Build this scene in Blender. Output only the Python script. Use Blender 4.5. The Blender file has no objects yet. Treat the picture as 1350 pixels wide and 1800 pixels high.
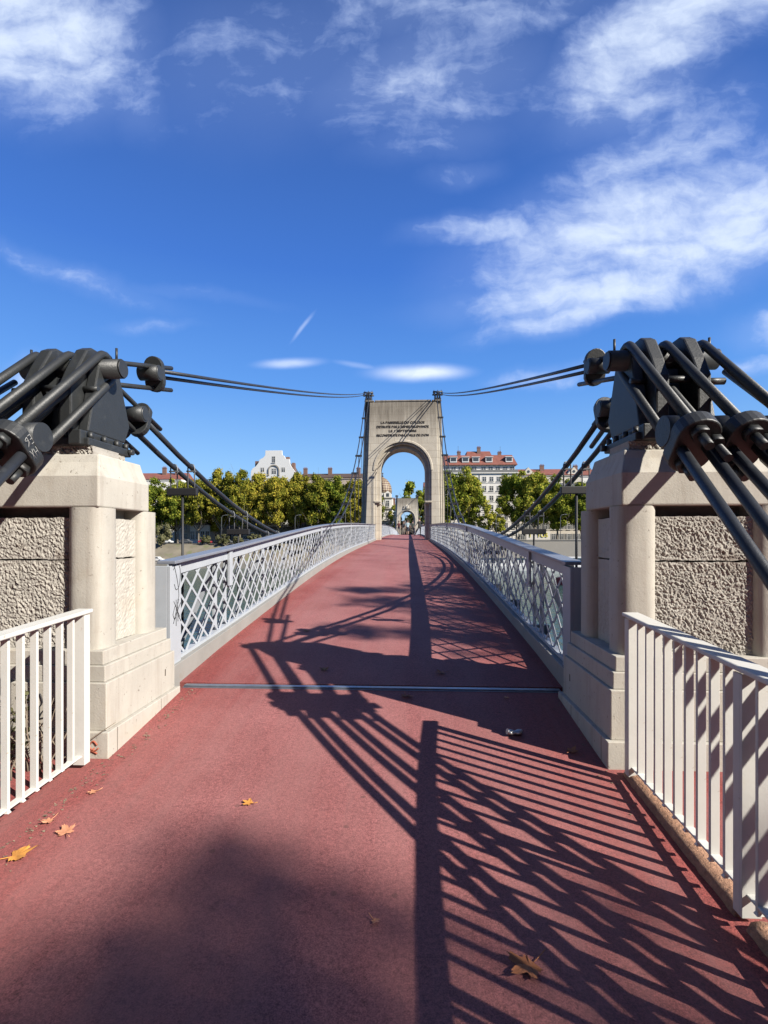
import bpy, bmesh, math, random
import numpy as np
from mathutils import Vector, Matrix, noise as mnoise
R = math.radians
scn = bpy.context.scene
COL = scn.collection
rnd = random.Random(7)

# ------------------------------------------------------------------ camera
cam_d = bpy.data.cameras.new('camera'); cam = bpy.data.objects.new('camera', cam_d); COL.objects.link(cam)
cam.location = (0.40, 0.0, 1.60)
cam.rotation_euler = (R(90), 0, math.atan(43/900))
cam_d.sensor_fit = 'HORIZONTAL'; cam_d.sensor_width = 36; cam_d.lens = 24.0
cam_d.shift_y = 45/1350
cam_d.clip_start = 0.05; cam_d.clip_end = 5000
scn.camera = cam

# ------------------------------------------------------------------ light
SUN = Vector((1.325, -0.75, 1.02)).normalized()
sun_el = math.asin(SUN.z); sun_az = math.atan2(SUN.x, SUN.y)
ld = bpy.data.lights.new('sun', 'SUN'); ld.energy = 5.0; ld.angle = R(0.53); ld.color = (1.0, 0.94, 0.84)
lo = bpy.data.objects.new('sun', ld); COL.objects.link(lo); lo.location = (20, -8, 30)
lo.rotation_euler = (-SUN).to_track_quat('-Z', 'Y').to_euler()

world = bpy.data.worlds.new('World'); scn.world = world; world.use_nodes = True
wt = world.node_tree; wt.nodes.clear()
def N(t, typ, **kw):
    n = t.nodes.new(typ)
    for k, v in kw.items():
        if k == 'ins':
            for i, val in v.items():
                if hasattr(val, 'is_linked') or isinstance(val, bpy.types.NodeSocket): t.links.new(val, n.inputs[i])
                else: n.inputs[i].default_value = val
        else: setattr(n, k, v)
    return n
def M_(t, op, a, b=None, c=None, clamp=False):
    n = N(t, 'ShaderNodeMath', operation=op); n.use_clamp = clamp
    for i, v in enumerate((a, b, c)):
        if v is None: continue
        if isinstance(v, bpy.types.NodeSocket): t.links.new(v, n.inputs[i])
        else: n.inputs[i].default_value = v
    return n.outputs[0]
sky = N(wt, 'ShaderNodeTexSky', sky_type='NISHITA', sun_disc=False, sun_elevation=sun_el, sun_rotation=sun_az,
        altitude=200, air_density=1.15, dust_density=0.25, ozone_density=3.0)
tc = N(wt, 'ShaderNodeTexCoord')
sep = N(wt, 'ShaderNodeSeparateXYZ', ins={0: tc.outputs['Generated']})
EXPO = 1.05; ALB = 0.665
ramp = N(wt, 'ShaderNodeValToRGB', ins={0: sep.outputs[2]}); er = ramp.color_ramp.elements
_sky = [(0.0, (.30, .56, .90)), (.13, (.215, .49, .93)), (.28, (.085, .31, .86)), (.46, (.034, .17, .67)), (.62, (.030, .120, .48)), (.74, (.024, .085, .34)), (1.0, (.010, .035, .15))]
while len(er) < len(_sky): er.new(.5)
for el_, (ps, cc) in zip(er, _sky): el_.position = ps; el_.color = (*cc, 1)
rs = N(wt, 'ShaderNodeVectorMath', operation='SCALE', ins={0: ramp.outputs[0], 'Scale': 10/2**EXPO}).outputs[0]
hsv = N(wt, 'ShaderNodeMix', data_type='RGBA', ins={'Factor': 0.85, 6: sky.outputs[0], 7: rs})
yy = M_(wt, 'MAXIMUM', sep.outputs[1], 0.06)
ca = M_(wt, 'DIVIDE', sep.outputs[0], yy); ce = M_(wt, 'DIVIDE', sep.outputs[2], yy)
cv = N(wt, 'ShaderNodeCombineXYZ', ins={0: ca, 1: ce, 2: 0.0}).outputs[0]
warpn = N(wt, 'ShaderNodeTexNoise', ins={'Vector': cv, 'Scale': 3.2, 'Detail': 5.0, 'Roughness': 0.6})
warp = N(wt, 'ShaderNodeVectorMath', operation='MULTIPLY_ADD',
         ins={0: warpn.outputs['Color'], 1: (0.16, 0.12, 0), 2: (-0.08, -0.06, 0)}).outputs[0]
cw = N(wt, 'ShaderNodeVectorMath', operation='ADD', ins={0: cv, 1: warp}).outputs[0]
# clouds as ellipses of cloud cover on the sky (tangent of azimuth, tangent of elevation, radii, tilt, cover)
CL = [(-.74, 1.02, .30, .20, -15, 1.0), (-.55, .88, .13, .09, -35, .42), (-.25, .95, .45, .20, 0, .33), (.02, .90, .30, .15, 5, .60), (.10, 1.04, .4, .10, 0, .5),
      (.05, .78, .20, .06, 10, .35), (.42, .86, .22, .11, 20, .7), (.50, .98, .36, .12, 28, .98), (.42, .72, .2, .12, 30, .3),
      (.48, .72, .26, .13, 35, .68), (.56, .55, .34, .10, 8, .9), (.44, .60, .42, .155, 18, 1.0), (.64, .63, .30, .09, 14, 1.05), (.38, .48, .38, .065, 6, .95),
      (.30, .425, .22, .04, 12, .85), (.16, .60, .18, .04, 2, .75), (.10, .71, .09, .035, 10, .35),
      (.72, .39, .14, .05, 0, .7), (.70, .33, .16, .022, 0, .75), (.30, .305, .16, .028, 4, .6), (-.78, .32, .06, .05, 0, .8),
      (-.68, .53, .26, .035, -22, .40), (-.52, .415, .10, .018, 0, .40), (-.45, .48, .22, .02, -8, .22)]
SH = [(.02, .32, .125, .022, 0, 1.15), (-.235, .343, .085, .014, 2, .85), (-.208, .415, .045, .006, 52, .5), (-.1, .335, .06, .008, -12, .4)]
def cover(vec, lst, lo_, hi_):
    tot = None
    for (a, e, ra, re, rot, st) in lst:
        mp = N(wt, 'ShaderNodeMapping', vector_type='TEXTURE', ins={'Vector': vec, 'Location': (a, e, 0), 'Rotation': (0, 0, R(rot)), 'Scale': (ra, re, 1)})
        ln = N(wt, 'ShaderNodeVectorMath', operation='LENGTH', ins={0: mp.outputs[0]}).outputs['Value']
        mr = N(wt, 'ShaderNodeMapRange', interpolation_type='SMOOTHSTEP', ins={'Value': ln, 'From Min': hi_, 'From Max': lo_, 'To Min': 0.0, 'To Max': st}).outputs[0]
        tot = mr if tot is None else M_(wt, 'MAXIMUM', tot, mr)
    return tot
c1 = cover(cw, CL, 0.15, 1.25)
wv2 = N(wt, 'ShaderNodeVectorMath', operation='MULTIPLY_ADD', ins={0: warp, 1: (.16, .16, 0), 2: cv}).outputs[0]
c2 = cover(wv2, SH, 0.1, 1.1)
strm = N(wt, 'ShaderNodeMapping', ins={'Vector': cw, 'Rotation': (0, 0, R(-14)), 'Scale': (1.0, 2.3, 1)})
n1 = N(wt, 'ShaderNodeTexNoise', ins={'Vector': strm.outputs[0], 'Scale': 5.0, 'Detail': 9.0, 'Roughness': 0.6, 'Distortion': 0.25}).outputs[0]
n2 = N(wt, 'ShaderNodeTexNoise', ins={'Vector': cw, 'Scale': 15.0, 'Detail': 7.0, 'Roughness': 0.62}).outputs[0]
nn = M_(wt, 'ADD', M_(wt, 'MULTIPLY', n1, 0.66), M_(wt, 'MULTIPLY', n2, 0.34))
# density = smooth(cover + noise)
d0 = M_(wt, 'ADD', M_(wt, 'MULTIPLY', c1, 0.88), M_(wt, 'MULTIPLY', M_(wt, 'SUBTRACT', nn, 0.5), 2.1))
dn = N(wt, 'ShaderNodeMapRange', interpolation_type='SMOOTHSTEP', ins={'Value': d0, 'From Min': 0.02, 'From Max': 1.16, 'To Min': 0.0, 'To Max': 0.92}).outputs[0]
dn = M_(wt, 'MULTIPLY', dn, N(wt, 'ShaderNodeMapRange', ins={'Value': c1, 'From Min': 0.0, 'From Max': 0.3}).outputs[0])
veil = M_(wt, 'MULTIPLY', c1, 0.33)
dn = M_(wt, 'MAXIMUM', M_(wt, 'MAXIMUM', dn, veil), M_(wt, 'MULTIPLY', c2, M_(wt, 'ADD', n1, 0.35)), clamp=True)
front = N(wt, 'ShaderNodeMapRange', ins={'Value': sep.outputs[1], 'From Min': 0.1, 'From Max': 0.3}).outputs[0]
dn = M_(wt, 'MULTIPLY', dn, front, clamp=True)
ccol = N(wt, 'ShaderNodeMix', data_type='RGBA', ins={'Factor': dn, 6: (2.1, 2.9, 5.2, 1), 7: (4.1, 4.65, 5.45, 1)})
skm = N(wt, 'ShaderNodeMix', data_type='RGBA', ins={'Factor': dn, 6: hsv.outputs[2], 7: ccol.outputs[2]})
bg = N(wt, 'ShaderNodeBackground', ins={'Color': skm.outputs[2], 'Strength': 0.10})
wo = N(wt, 'ShaderNodeOutputWorld', ins={0: bg.outputs[0]})
scn.view_settings.view_transform = 'Standard'; scn.view_settings.look = 'None'
scn.view_settings.exposure = EXPO; scn.view_settings.gamma = 1.0
scn.cycles.max_bounces = 6; scn.cycles.caustics_reflective = False; scn.cycles.caustics_refractive = False

# ------------------------------------------------------------------ mesh helpers
class MB:
    def __init__(s): s.v = []; s.f = []; s.sm = []; s.mi = []; s.cur = 0
    def add(s, vs, fs, smooth=False):
        o = len(s.v); s.v += [tuple(p) for p in vs]
        for i, f in enumerate(fs):
            s.f.append(tuple(k + o for k in f)); s.sm.append(smooth if not isinstance(smooth, list) else smooth[i]); s.mi.append(s.cur)
    def box(s, x0, x1, y0, y1, z0, z1):
        if x0 > x1: x0, x1 = x1, x0
        if y0 > y1: y0, y1 = y1, y0
        if z0 > z1: z0, z1 = z1, z0
        s.add([(x0, y0, z0), (x1, y0, z0), (x1, y1, z0), (x0, y1, z0), (x0, y0, z1), (x1, y0, z1), (x1, y1, z1), (x0, y1, z1)],
              [(0, 3, 2, 1), (4, 5, 6, 7), (0, 1, 5, 4), (1, 2, 6, 5), (2, 3, 7, 6), (3, 0, 4, 7)])
    def hexa(s, p):   # 8 points, bottom four then top four
        s.add(p, [(0, 3, 2, 1), (4, 5, 6, 7), (0, 1, 5, 4), (1, 2, 6, 5), (2, 3, 7, 6), (3, 0, 4, 7)])
    def prism(s, poly, axis, a, b):
        n = len(poly)
        def P(p, t):
            return (t, p[0], p[1]) if axis == 'x' else (p[0], t, p[1]) if axis == 'y' else (p[0], p[1], t)
        vs = [P(p, a) for p in poly] + [P(p, b) for p in poly]
        s.add(vs, [tuple(range(n)), tuple(range(2*n - 1, n - 1, -1))] + [(i, i + n, (i + 1) % n + n, (i + 1) % n) for i in range(n)])
    def oprism(s, o, ux, uy, uz, poly, h):
        o = Vector(o); n = len(poly)
        vs = [o + ux*p[0] + uy*p[1] for p in poly] + [o + ux*p[0] + uy*p[1] + uz*h for p in poly]
        s.add(vs, [tuple(range(n)), tuple(range(2*n - 1, n - 1, -1))] + [(i, i + n, (i + 1) % n + n, (i + 1) % n) for i in range(n)])
    def cyl(s, p0, p1, r0, r1=None, n=16, caps=True):
        r1 = r0 if r1 is None else r1
        s.tube([p0, p1], [r0, r1], n, caps)
    def tube(s, pts, r, n=12, caps=True):
        pts = [Vector(p) for p in pts]; k = len(pts)
        rr = r if isinstance(r, (list, tuple)) else [r]*k
        vs = []; up = None
        for i, p in enumerate(pts):
            d = (pts[min(i + 1, k - 1)] - pts[max(i - 1, 0)]).normalized()
            if up is None:
                up = Vector((0, 0, 1)) if abs(d.z) < 0.9 else Vector((1, 0, 0))
            a = d.cross(up).normalized(); b = a.cross(d).normalized(); up = b
            for j in range(n):
                t = 2*math.pi*j/n; vs.append(p + (a*math.cos(t) + b*math.sin(t))*rr[i])
        fs = []; sm = []
        for i in range(k - 1):
            for j in range(n):
                fs.append((i*n + j, i*n + (j + 1) % n, (i + 1)*n + (j + 1) % n, (i + 1)*n + j)); sm.append(True)
        if caps:
            fs.append(tuple(range(n - 1, -1, -1))); fs.append(tuple(range((k - 1)*n, k*n))); sm += [False, False]
        s.add(vs, fs, sm)
    def bar(s, p0, p1, w, h, side=None):
        p0 = Vector(p0); p1 = Vector(p1); d = (p1 - p0).normalized()
        a = Vector(side).normalized() if side is not None else d.cross(Vector((0, 0, 1)))
        if a.length < 1e-5: a = Vector((1, 0, 0))
        a = a.normalized(); b = d.cross(a).normalized(); a = a*w/2; b = b*h/2
        s.hexa([p0 - a - b, p0 + a - b, p0 + a + b, p0 - a + b, p1 - a - b, p1 + a - b, p1 + a + b, p1 - a + b])
    def lathe(s, prof, c, n=24, arc=2*math.pi):
        vs = []; k = len(prof)
        for (r, z) in prof:
            for j in range(n): t = arc*j/n; vs.append((c[0] + r*math.cos(t), c[1] + r*math.sin(t), c[2] + z))
        fs = [(i*n + j, i*n + (j + 1) % n, (i + 1)*n + (j + 1) % n, (i + 1)*n + j) for i in range(k - 1) for j in range(n)]
        sm = [True]*len(fs); fs.append(tuple(range(n - 1, -1, -1))); fs.append(tuple(range((k - 1)*n, k*n))); sm += [False, False]
        s.add(vs, fs, sm)
ORG = {}
def empty(name, loc, label=None, cat=None, group=None):
    o = bpy.data.objects.new(name, None); COL.objects.link(o); o.location = loc; o.empty_display_size = 0.1
    ORG[o.name] = Vector(loc); tag(o, label, cat, group); return o
def tag(o, label=None, cat=None, group=None, kind=None):
    if label: o['label'] = label
    if cat: o['category'] = cat
    if group: o['group'] = group
    if kind: o['kind'] = kind
    return o
def mesh_of(mb, name, org, recalc=True):
    me = bpy.data.meshes.new(name)
    me.from_pydata([(p[0] - org[0], p[1] - org[1], p[2] - org[2]) for p in mb.v], [], mb.f)
    me.polygons.foreach_set('use_smooth', mb.sm); me.polygons.foreach_set('material_index', mb.mi)
    if recalc:
        bm = bmesh.new(); bm.from_mesh(me); bmesh.ops.recalc_face_normals(bm, faces=bm.faces); bm.to_mesh(me); bm.free()
    me.update(); return me
def obj(name, mb, mat, parent=None, org=None, bevel=0, recalc=True, label=None):
    if org is None: org = ORG[parent.name] if parent is not None else Vector((0, 0, 0))
    org = Vector(org)
    me = mesh_of(mb, name, org, recalc)
    for m in (mat if isinstance(mat, (list, tuple)) else [mat]): me.materials.append(m)
    o = bpy.data.objects.new(name, me); COL.objects.link(o)
    if parent is not None: o.parent = parent
    else: o.location = org
    ORG[o.name] = org
    if bevel:
        md = o.modifiers.new('bevel', 'BEVEL'); md.width = bevel; md.segments = 2; md.limit_method = 'ANGLE'; md.angle_limit = R(40)
    if label: o['label'] = label
    return o
def kids(o): return [c for c in bpy.data.objects if c.parent is o]
def dup(root, loc, rz=None, label=None, scale=None, children=None):
    r = root.copy(); COL.objects.link(r); r.location = loc; ORG[r.name] = Vector(loc)
    if rz is not None: r.rotation_euler = (0, 0, rz)
    if scale is not None: r.scale = scale
    if label: r['label'] = label
    for ch in (children if children is not None else kids(root)):
        c = ch.copy(); COL.objects.link(c); c.parent = r
    return r
ORD = ['first', 'second', 'third', 'fourth', 'fifth', 'sixth', 'seventh', 'eighth', 'ninth', 'tenth', 'eleventh', 'twelfth', 'thirteenth', 'fourteenth', 'fifteenth', 'sixteenth']

# ------------------------------------------------------------------ materials
def pmat(name, col, rough=0.7, metal=0.0, var=0.12, scale=3.0, bump=0.0, bscale=30.0, col2=None, spots=None, coord='Object', bdist=0.01, spec=None, streak=None):
    if max(col) > .1: col = tuple(c*ALB for c in col)
    m = bpy.data.materials.new(name); m.use_nodes = True; t = m.node_tree; t.nodes.clear()
    out = N(t, 'ShaderNodeOutputMaterial'); p = N(t, 'ShaderNodeBsdfPrincipled'); t.links.new(p.outputs[0], out.inputs[0])
    c = N(t, 'ShaderNodeTexCoord').outputs[coord]
    n1 = N(t, 'ShaderNodeTexNoise', ins={'Vector': c, 'Scale': scale, 'Detail': 8.0, 'Roughness': 0.62})
    c2 = col2 if col2 else tuple(x*(1 - 2.2*var) for x in col)
    mr = N(t, 'ShaderNodeMapRange', ins={'Value': n1.outputs[0], 'From Min': 0.32, 'From Max': 0.68})
    mx = N(t, 'ShaderNodeMix', data_type='RGBA', ins={'Factor': mr.outputs[0], 6: (*c2, 1), 7: (*col, 1)})
    res = mx.outputs[2]
    if spots:   # (colour, scale, threshold, softness, strength)
        for (sc_, ss, th, sf, st) in spots:
            n2 = N(t, 'ShaderNodeTexNoise', ins={'Vector': c, 'Scale': ss, 'Detail': 6.0, 'Roughness': 0.6})
            m2 = N(t, 'ShaderNodeMapRange', ins={'Value': n2.outputs[0], 'From Min': th, 'From Max': th + sf, 'To Max': st})
            res = N(t, 'ShaderNodeMix', data_type='RGBA', ins={'Factor': m2.outputs[0], 6: res, 7: (*sc_, 1)}).outputs[2]
    if streak:   # rain streaks running down vertical faces: (colour, strength, scale)
        sv = N(t, 'ShaderNodeMapping', ins={'Vector': c, 'Scale': (streak[2], streak[2], streak[2]*.09)})
        sn = N(t, 'ShaderNodeTexNoise', ins={'Vector': sv.outputs[0], 'Scale': 1.0, 'Detail': 6.0, 'Roughness': .65})
        sm = N(t, 'ShaderNodeMapRange', ins={'Value': sn.outputs[0], 'From Min': .50, 'From Max': .70, 'To Max': streak[1]})
        res = N(t, 'ShaderNodeMix', data_type='RGBA', ins={'Factor': sm.outputs[0], 6: res, 7: (*streak[0], 1)}).outputs[2]
    t.links.new(res, p.inputs['Base Color'])
    p.inputs['Roughness'].default_value = rough; p.inputs['Metallic'].default_value = metal
    if spec is not None: p.inputs['Specular IOR Level'].default_value = spec
    if bump:
        n3 = N(t, 'ShaderNodeTexNoise', ins={'Vector': c, 'Scale': bscale, 'Detail': 6.0, 'Roughness': 0.65})
        b = N(t, 'ShaderNodeBump', ins={'Strength': bump, 'Distance': bdist, 'Height': n3.outputs[0]})
        t.links.new(b.outputs[0], p.inputs['Normal'])
    m['p'] = 1
    return m
MAT = {}
MAT['iron'] = pmat('dark_iron_paint', (.023, .025, .026), .48, .0, .10, 6, .25, 60, spots=[((.048, .05, .048), 9, .58, .12, .5), ((.02, .018, .016), 5, .62, .1, .6)])
MAT['cable'] = pmat('dark_cable_paint', (.021, .024, .030), .45, .0, .10, 8, .25, 90, spots=[((.06, .062, .066), 12, .60, .1, .4)])
MAT['galv'] = pmat('grey_metal', (.22, .23, .24), .5, .3, .1, 20)
MAT['stone'] = pmat('cream_limestone', (.60, .565, .495), .88, 0, .07, 2.5, .40, 75, bdist=.006, spots=[((.36, .30, .22), 2.3, .56, .16, .42), ((.26, .235, .20), 7.0, .62, .10, .40), ((.13, .11, .09), 30, .645, .05, .7)], streak=((.235, .20, .165), .5, 9))
MAT['rough'] = pmat('rough_stone', (.53, .495, .44), .95, 0, .12, 5, .6, 70, spots=[((.16, .125, .10), 3.5, .56, .12, .6), ((.10, .085, .07), 16, .63, .08, .5)])
MAT['white'] = pmat('white_paint', (.82, .81, .76), .5, 0, .05, 4, .08, 40, spots=[((.50, .46, .40), 6, .58, .12, .45), ((.30, .20, .13), 26, .665, .05, .7)])
MAT['rail'] = pmat('pale_blue_grey_paint', (.52, .555, .60), .45, 0, .05, 5, .06, 40, spots=[((.38, .37, .36), 16, .64, .08, .5), ((.12, .11, .10), 45, .71, .04, .7)])
MAT['rtop'] = pmat('slate_blue_rail_paint', (.27, .29, .34), .38, 0, .06, 5, .06, 40, spots=[((.14, .13, .13), 20, .62, .08, .5)])
MAT['black'] = pmat('black_iron_paint', (.014, .014, .016), .55, 0, .1, 8)
MAT['curb'] = pmat('brown_aggregate', (.68, .38, .24), .95, 0, .20, 30, 1.0, 55, bdist=.02)
MAT['kplate'] = pmat('grey_kerb_paint', (.36, .35, .325), .7, 0, .07, 3, .2, 30, spots=[((.20, .17, .14), 6, .6, .1, .5)])
MAT['joint'] = pmat('joint_steel', (.42, .47, .55), .33, .75, .10, 14, .1, 50)
MAT['leaf'] = pmat('dry_leaf', (.42, .22, .075), .7, 0, .25, 22, .3, 60)
MAT['dark'] = pmat('dark_glass', (.035, .04, .045), .25, 0, .1, 2)
def red_mat():
    m = bpy.data.materials.new('red_resin_surface'); m.use_nodes = True; t = m.node_tree; t.nodes.clear()
    out = N(t, 'ShaderNodeOutputMaterial'); p = N(t, 'ShaderNodeBsdfPrincipled'); t.links.new(p.outputs[0], out.inputs[0])
    c = N(t, 'ShaderNodeTexCoord').outputs['Object']
    big = N(t, 'ShaderNodeTexNoise', ins={'Vector': c, 'Scale': 0.9, 'Detail': 7.0, 'Roughness': 0.6}).outputs[0]
    fine = N(t, 'ShaderNodeTexNoise', ins={'Vector': c, 'Scale': 150.0, 'Detail': 3.0, 'Roughness': 0.7}).outputs[0]
    fin2 = N(t, 'ShaderNodeTexNoise', ins={'Vector': c, 'Scale': 48.0, 'Detail': 4.0, 'Roughness': 0.7}).outputs[0]
    fine = M_(t, 'ADD', M_(t, 'MULTIPLY', fine, .62), M_(t, 'MULTIPLY', fin2, .38))
    fb = N(t, 'ShaderNodeMapRange', ins={'Value': big, 'From Min': 0.3, 'From Max': 0.7}).outputs[0]
    a = N(t, 'ShaderNodeMix', data_type='RGBA', ins={'Factor': fb, 6: (.195, .062, .058, 1), 7: (.280, .106, .100, 1)}).outputs[2]
    ff = N(t, 'ShaderNodeMapRange', ins={'Value': fine, 'From Min': 0.38, 'From Max': 0.62}).outputs[0]
    b = N(t, 'ShaderNodeMix', data_type='RGBA', blend_type='MULTIPLY', ins={'Factor': 1.0, 6: a, 7: N(t, 'ShaderNodeMix', data_type='RGBA', ins={'Factor': ff, 6: (.42, .38, .40, 1), 7: (1.5, 1.5, 1.52, 1)}).outputs[2]}).outputs[2]
    # dust lightening in the middle of the walkway, redder and cleaner at its edges
    sp = N(t, 'ShaderNodeSeparateXYZ', ins={0: c})
    ax = M_(t, 'ABSOLUTE', M_(t, 'ADD', sp.outputs[0], M_(t, 'MULTIPLY', M_(t, 'SUBTRACT', big, .5), 1.2)))
    ed = N(t, 'ShaderNodeMapRange', ins={'Value': ax, 'From Min': 1.0, 'From Max': 1.75}).outputs[0]
    b = N(t, 'ShaderNodeMix', data_type='RGBA', blend_type='MULTIPLY', ins={'Factor': ed, 6: b, 7: (.88, .55, .50, 1)}).outputs[2]
    st = N(t, 'ShaderNodeTexNoise', ins={'Vector': c, 'Scale': 9.0, 'Detail': 5.0, 'Roughness': 0.7}).outputs[0]
    stf = N(t, 'ShaderNodeMapRange', ins={'Value': st, 'From Min': 0.66, 'From Max': 0.74, 'To Max': .45}).outputs[0]
    b = N(t, 'ShaderNodeMix', data_type='RGBA', ins={'Factor': stf, 6: b, 7: (.11, .04, .035, 1)}).outputs[2]
    sm = N(t, 'ShaderNodeMapping', ins={'Vector': c, 'Scale': (3.2, .22, 1)})
    sn = N(t, 'ShaderNodeTexNoise', ins={'Vector': sm.outputs[0], 'Scale': 1.0, 'Detail': 6.0, 'Roughness': .65}).outputs[0]
    sf = N(t, 'ShaderNodeMapRange', ins={'Value': sn, 'From Min': .40, 'From Max': .66, 'To Max': .55}).outputs[0]
    b = N(t, 'ShaderNodeMix', data_type='RGBA', ins={'Factor': sf, 6: b, 7: (.250, .110, .103, 1)}).outputs[2]
    vo = N(t, 'ShaderNodeTexVoronoi', ins={'Vector': c, 'Scale': 3.1, 'Randomness': 1.0}).outputs['Distance']
    gm = N(t, 'ShaderNodeMapRange', ins={'Value': vo, 'From Min': .055, 'From Max': .045, 'To Max': .5}).outputs[0]
    b = N(t, 'ShaderNodeMix', data_type='RGBA', ins={'Factor': gm, 6: b, 7: (.07, .035, .03, 1)}).outputs[2]
    v2 = N(t, 'ShaderNodeTexVoronoi', feature='DISTANCE_TO_EDGE', ins={'Vector': N(t, 'ShaderNodeVectorMath', operation='ADD', ins={0: c, 1: N(t, 'ShaderNodeVectorMath', operation='SCALE', ins={0: N(t, 'ShaderNodeTexNoise', ins={'Vector': c, 'Scale': 3.0, 'Detail': 6.0}).outputs['Color'], 'Scale': .5}).outputs[0]}).outputs[0], 'Scale': .42}).outputs['Distance']
    cr_ = N(t, 'ShaderNodeMapRange', ins={'Value': v2, 'From Min': .0032, 'From Max': .0012, 'To Max': .55}).outputs[0]
    b = N(t, 'ShaderNodeMix', data_type='RGBA', ins={'Factor': M_(t, 'MULTIPLY', cr_, sf), 6: b, 7: (.06, .03, .026, 1)}).outputs[2]
    t.links.new(b, p.inputs['Base Color']); p.inputs['Roughness'].default_value = .82
    bp = N(t, 'ShaderNodeBump', ins={'Strength': .8, 'Distance': .005, 'Height': fine}); t.links.new(bp.outputs[0], p.inputs['Normal'])
    return m
MAT['red'] = red_mat()
def leafmat(name, cols, sc=0.35):
    m = bpy.data.materials.new(name); m.use_nodes = True; t = m.node_tree; t.nodes.clear()
    out = N(t, 'ShaderNodeOutputMaterial')
    c = N(t, 'ShaderNodeTexCoord').outputs['Object']
    g = N(t, 'ShaderNodeNewGeometry'); oi = N(t, 'ShaderNodeObjectInfo')
    n = N(t, 'ShaderNodeTexNoise', ins={'Vector': c, 'Scale': sc, 'Detail': 3.0})
    f = M_(t, 'ADD', M_(t, 'MULTIPLY', n.outputs[0], 0.75), M_(t, 'MULTIPLY', g.outputs['Random Per Island'], .42))
    f = M_(t, 'ADD', f, M_(t, 'MULTIPLY', M_(t, 'SUBTRACT', oi.outputs['Random'], .5), .22))
    cr = N(t, 'ShaderNodeValToRGB', ins={0: f}); e = cr.color_ramp.elements
    e[0].position = .30; e[0].color = (*cols[0], 1); e[1].position = .85; e[1].color = (*cols[-1], 1)
    for i, cc in enumerate(cols[1:-1]):
        k = e.new(.30 + .55*(i + 1)/(len(cols) - 1)); k.color = (*cc, 1)
    d = N(t, 'ShaderNodeBsdfDiffuse', ins={0: cr.outputs[0]}); tr = N(t, 'ShaderNodeBsdfTranslucent', ins={0: cr.outputs[0]})
    mx = N(t, 'ShaderNodeMixShader', ins={0: .28, 1: d.outputs[0], 2: tr.outputs[0]}); t.links.new(mx.outputs[0], out.inputs[0])
    return m
MAT['plane'] = leafmat('plane_tree_leaves', [(.055, .075, .012), (.155, .165, .024), (.27, .24, .034), (.42, .33, .05)])
MAT['planeg'] = leafmat('green_plane_leaves', [(.055, .085, .014), (.13, .17, .024), (.25, .26, .036), (.42, .36, .06)])
MAT['olive'] = leafmat('olive_bush_leaves', [(.06, .065, .03), (.12, .12, .06), (.18, .17, .09)], 1.0)
MAT['bark'] = pmat('plane_bark', (.26, .22, .16), .9, 0, .2, 3, .5, 12)
# ------------------------------------------------------------------ profiles along the bridge
_dp = [(-60, -.19), (-10, -.185), (0, -.165), (1, -.148), (2, -.112), (2.6, -.083), (3.2, -.043), (3.7, .0), (4.3, .068), (4.93, .143), (5.6, .215), (6.6, .30), (8.5, .44), (10.4, .57), (14, .78),
       (18.5, .97), (23, 1.10), (28.5, 1.23), (36.5, 1.42), (48, 1.68), (60, 1.88), (70, 1.98), (83.25, 2.04)]
_dp = _dp + [(166.5 - y, z) for y, z in reversed(_dp[:-1])]
_rp = [(4.6, 1.355), (4.9, 1.372), (6.6, 1.475), (8.5, 1.605), (10.4, 1.735), (14, 1.95), (18.5, 2.13), (23, 2.255), (28.5, 2.375), (36.5, 2.55), (48, 2.81), (60, 3.0), (70, 3.1), (83.25, 3.16)]
_rp = _rp + [(166.5 - y, z) for y, z in reversed(_rp[:-1])]
def interp(tab):
    xs = [a for a, b in tab]; zs = [b for a, b in tab]; n = len(xs)
    d = [(zs[i+1] - zs[i])/(xs[i+1] - xs[i]) for i in range(n-1)]
    m = [d[0]] + [0 if d[i-1]*d[i] <= 0 else 2*d[i-1]*d[i]/(d[i-1] + d[i]) for i in range(1, n-1)] + [d[-1]]
    def f(x):
        x = min(max(x, xs[0]), xs[-1])
        i = min(max(np.searchsorted(xs, x) - 1, 0), n-2)
        h = xs[i+1] - xs[i]; t = (x - xs[i])/h
        return float((2*t**3 - 3*t*t + 1)*zs[i] + (t**3 - 2*t*t + t)*h*m[i] + (3*t*t - 2*t**3)*zs[i+1] + (t**3 - t*t)*h*m[i+1])
    return f
dk = interp(_dp); rl = interp(_rp)
def frange(a, b, s):
    n = max(1, int(round((b - a)/s))); return [a + (b - a)*i/n for i in range(n + 1)]

# ------------------------------------------------------------------ setting
WZ = -7.0
mb = MB()
ys = frange(-14, 3.4, .6) + frange(3.5, 4.9, .1); xs = frange(-7, 7, 1.0)
vs = [(x, y, dk(y)) for y in ys for x in xs]; nx = len(xs)
mb.add(vs, [(i*nx + j, i*nx + j + 1, (i+1)*nx + j + 1, (i+1)*nx + j) for i in range(len(ys)-1) for j in range(nx-1)], True)
tag(obj('path', mb, MAT['red']), kind='structure')
MAT['pave'] = pmat('quay_paving', (.33, .31, .28), .9, 0, .12, 2, .3, 20)
mb = MB(); mb.box(-260, 260, -160, 4.95, -9.5, -.22)
tag(obj('quay', mb, MAT['pave']), kind='structure')
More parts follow.
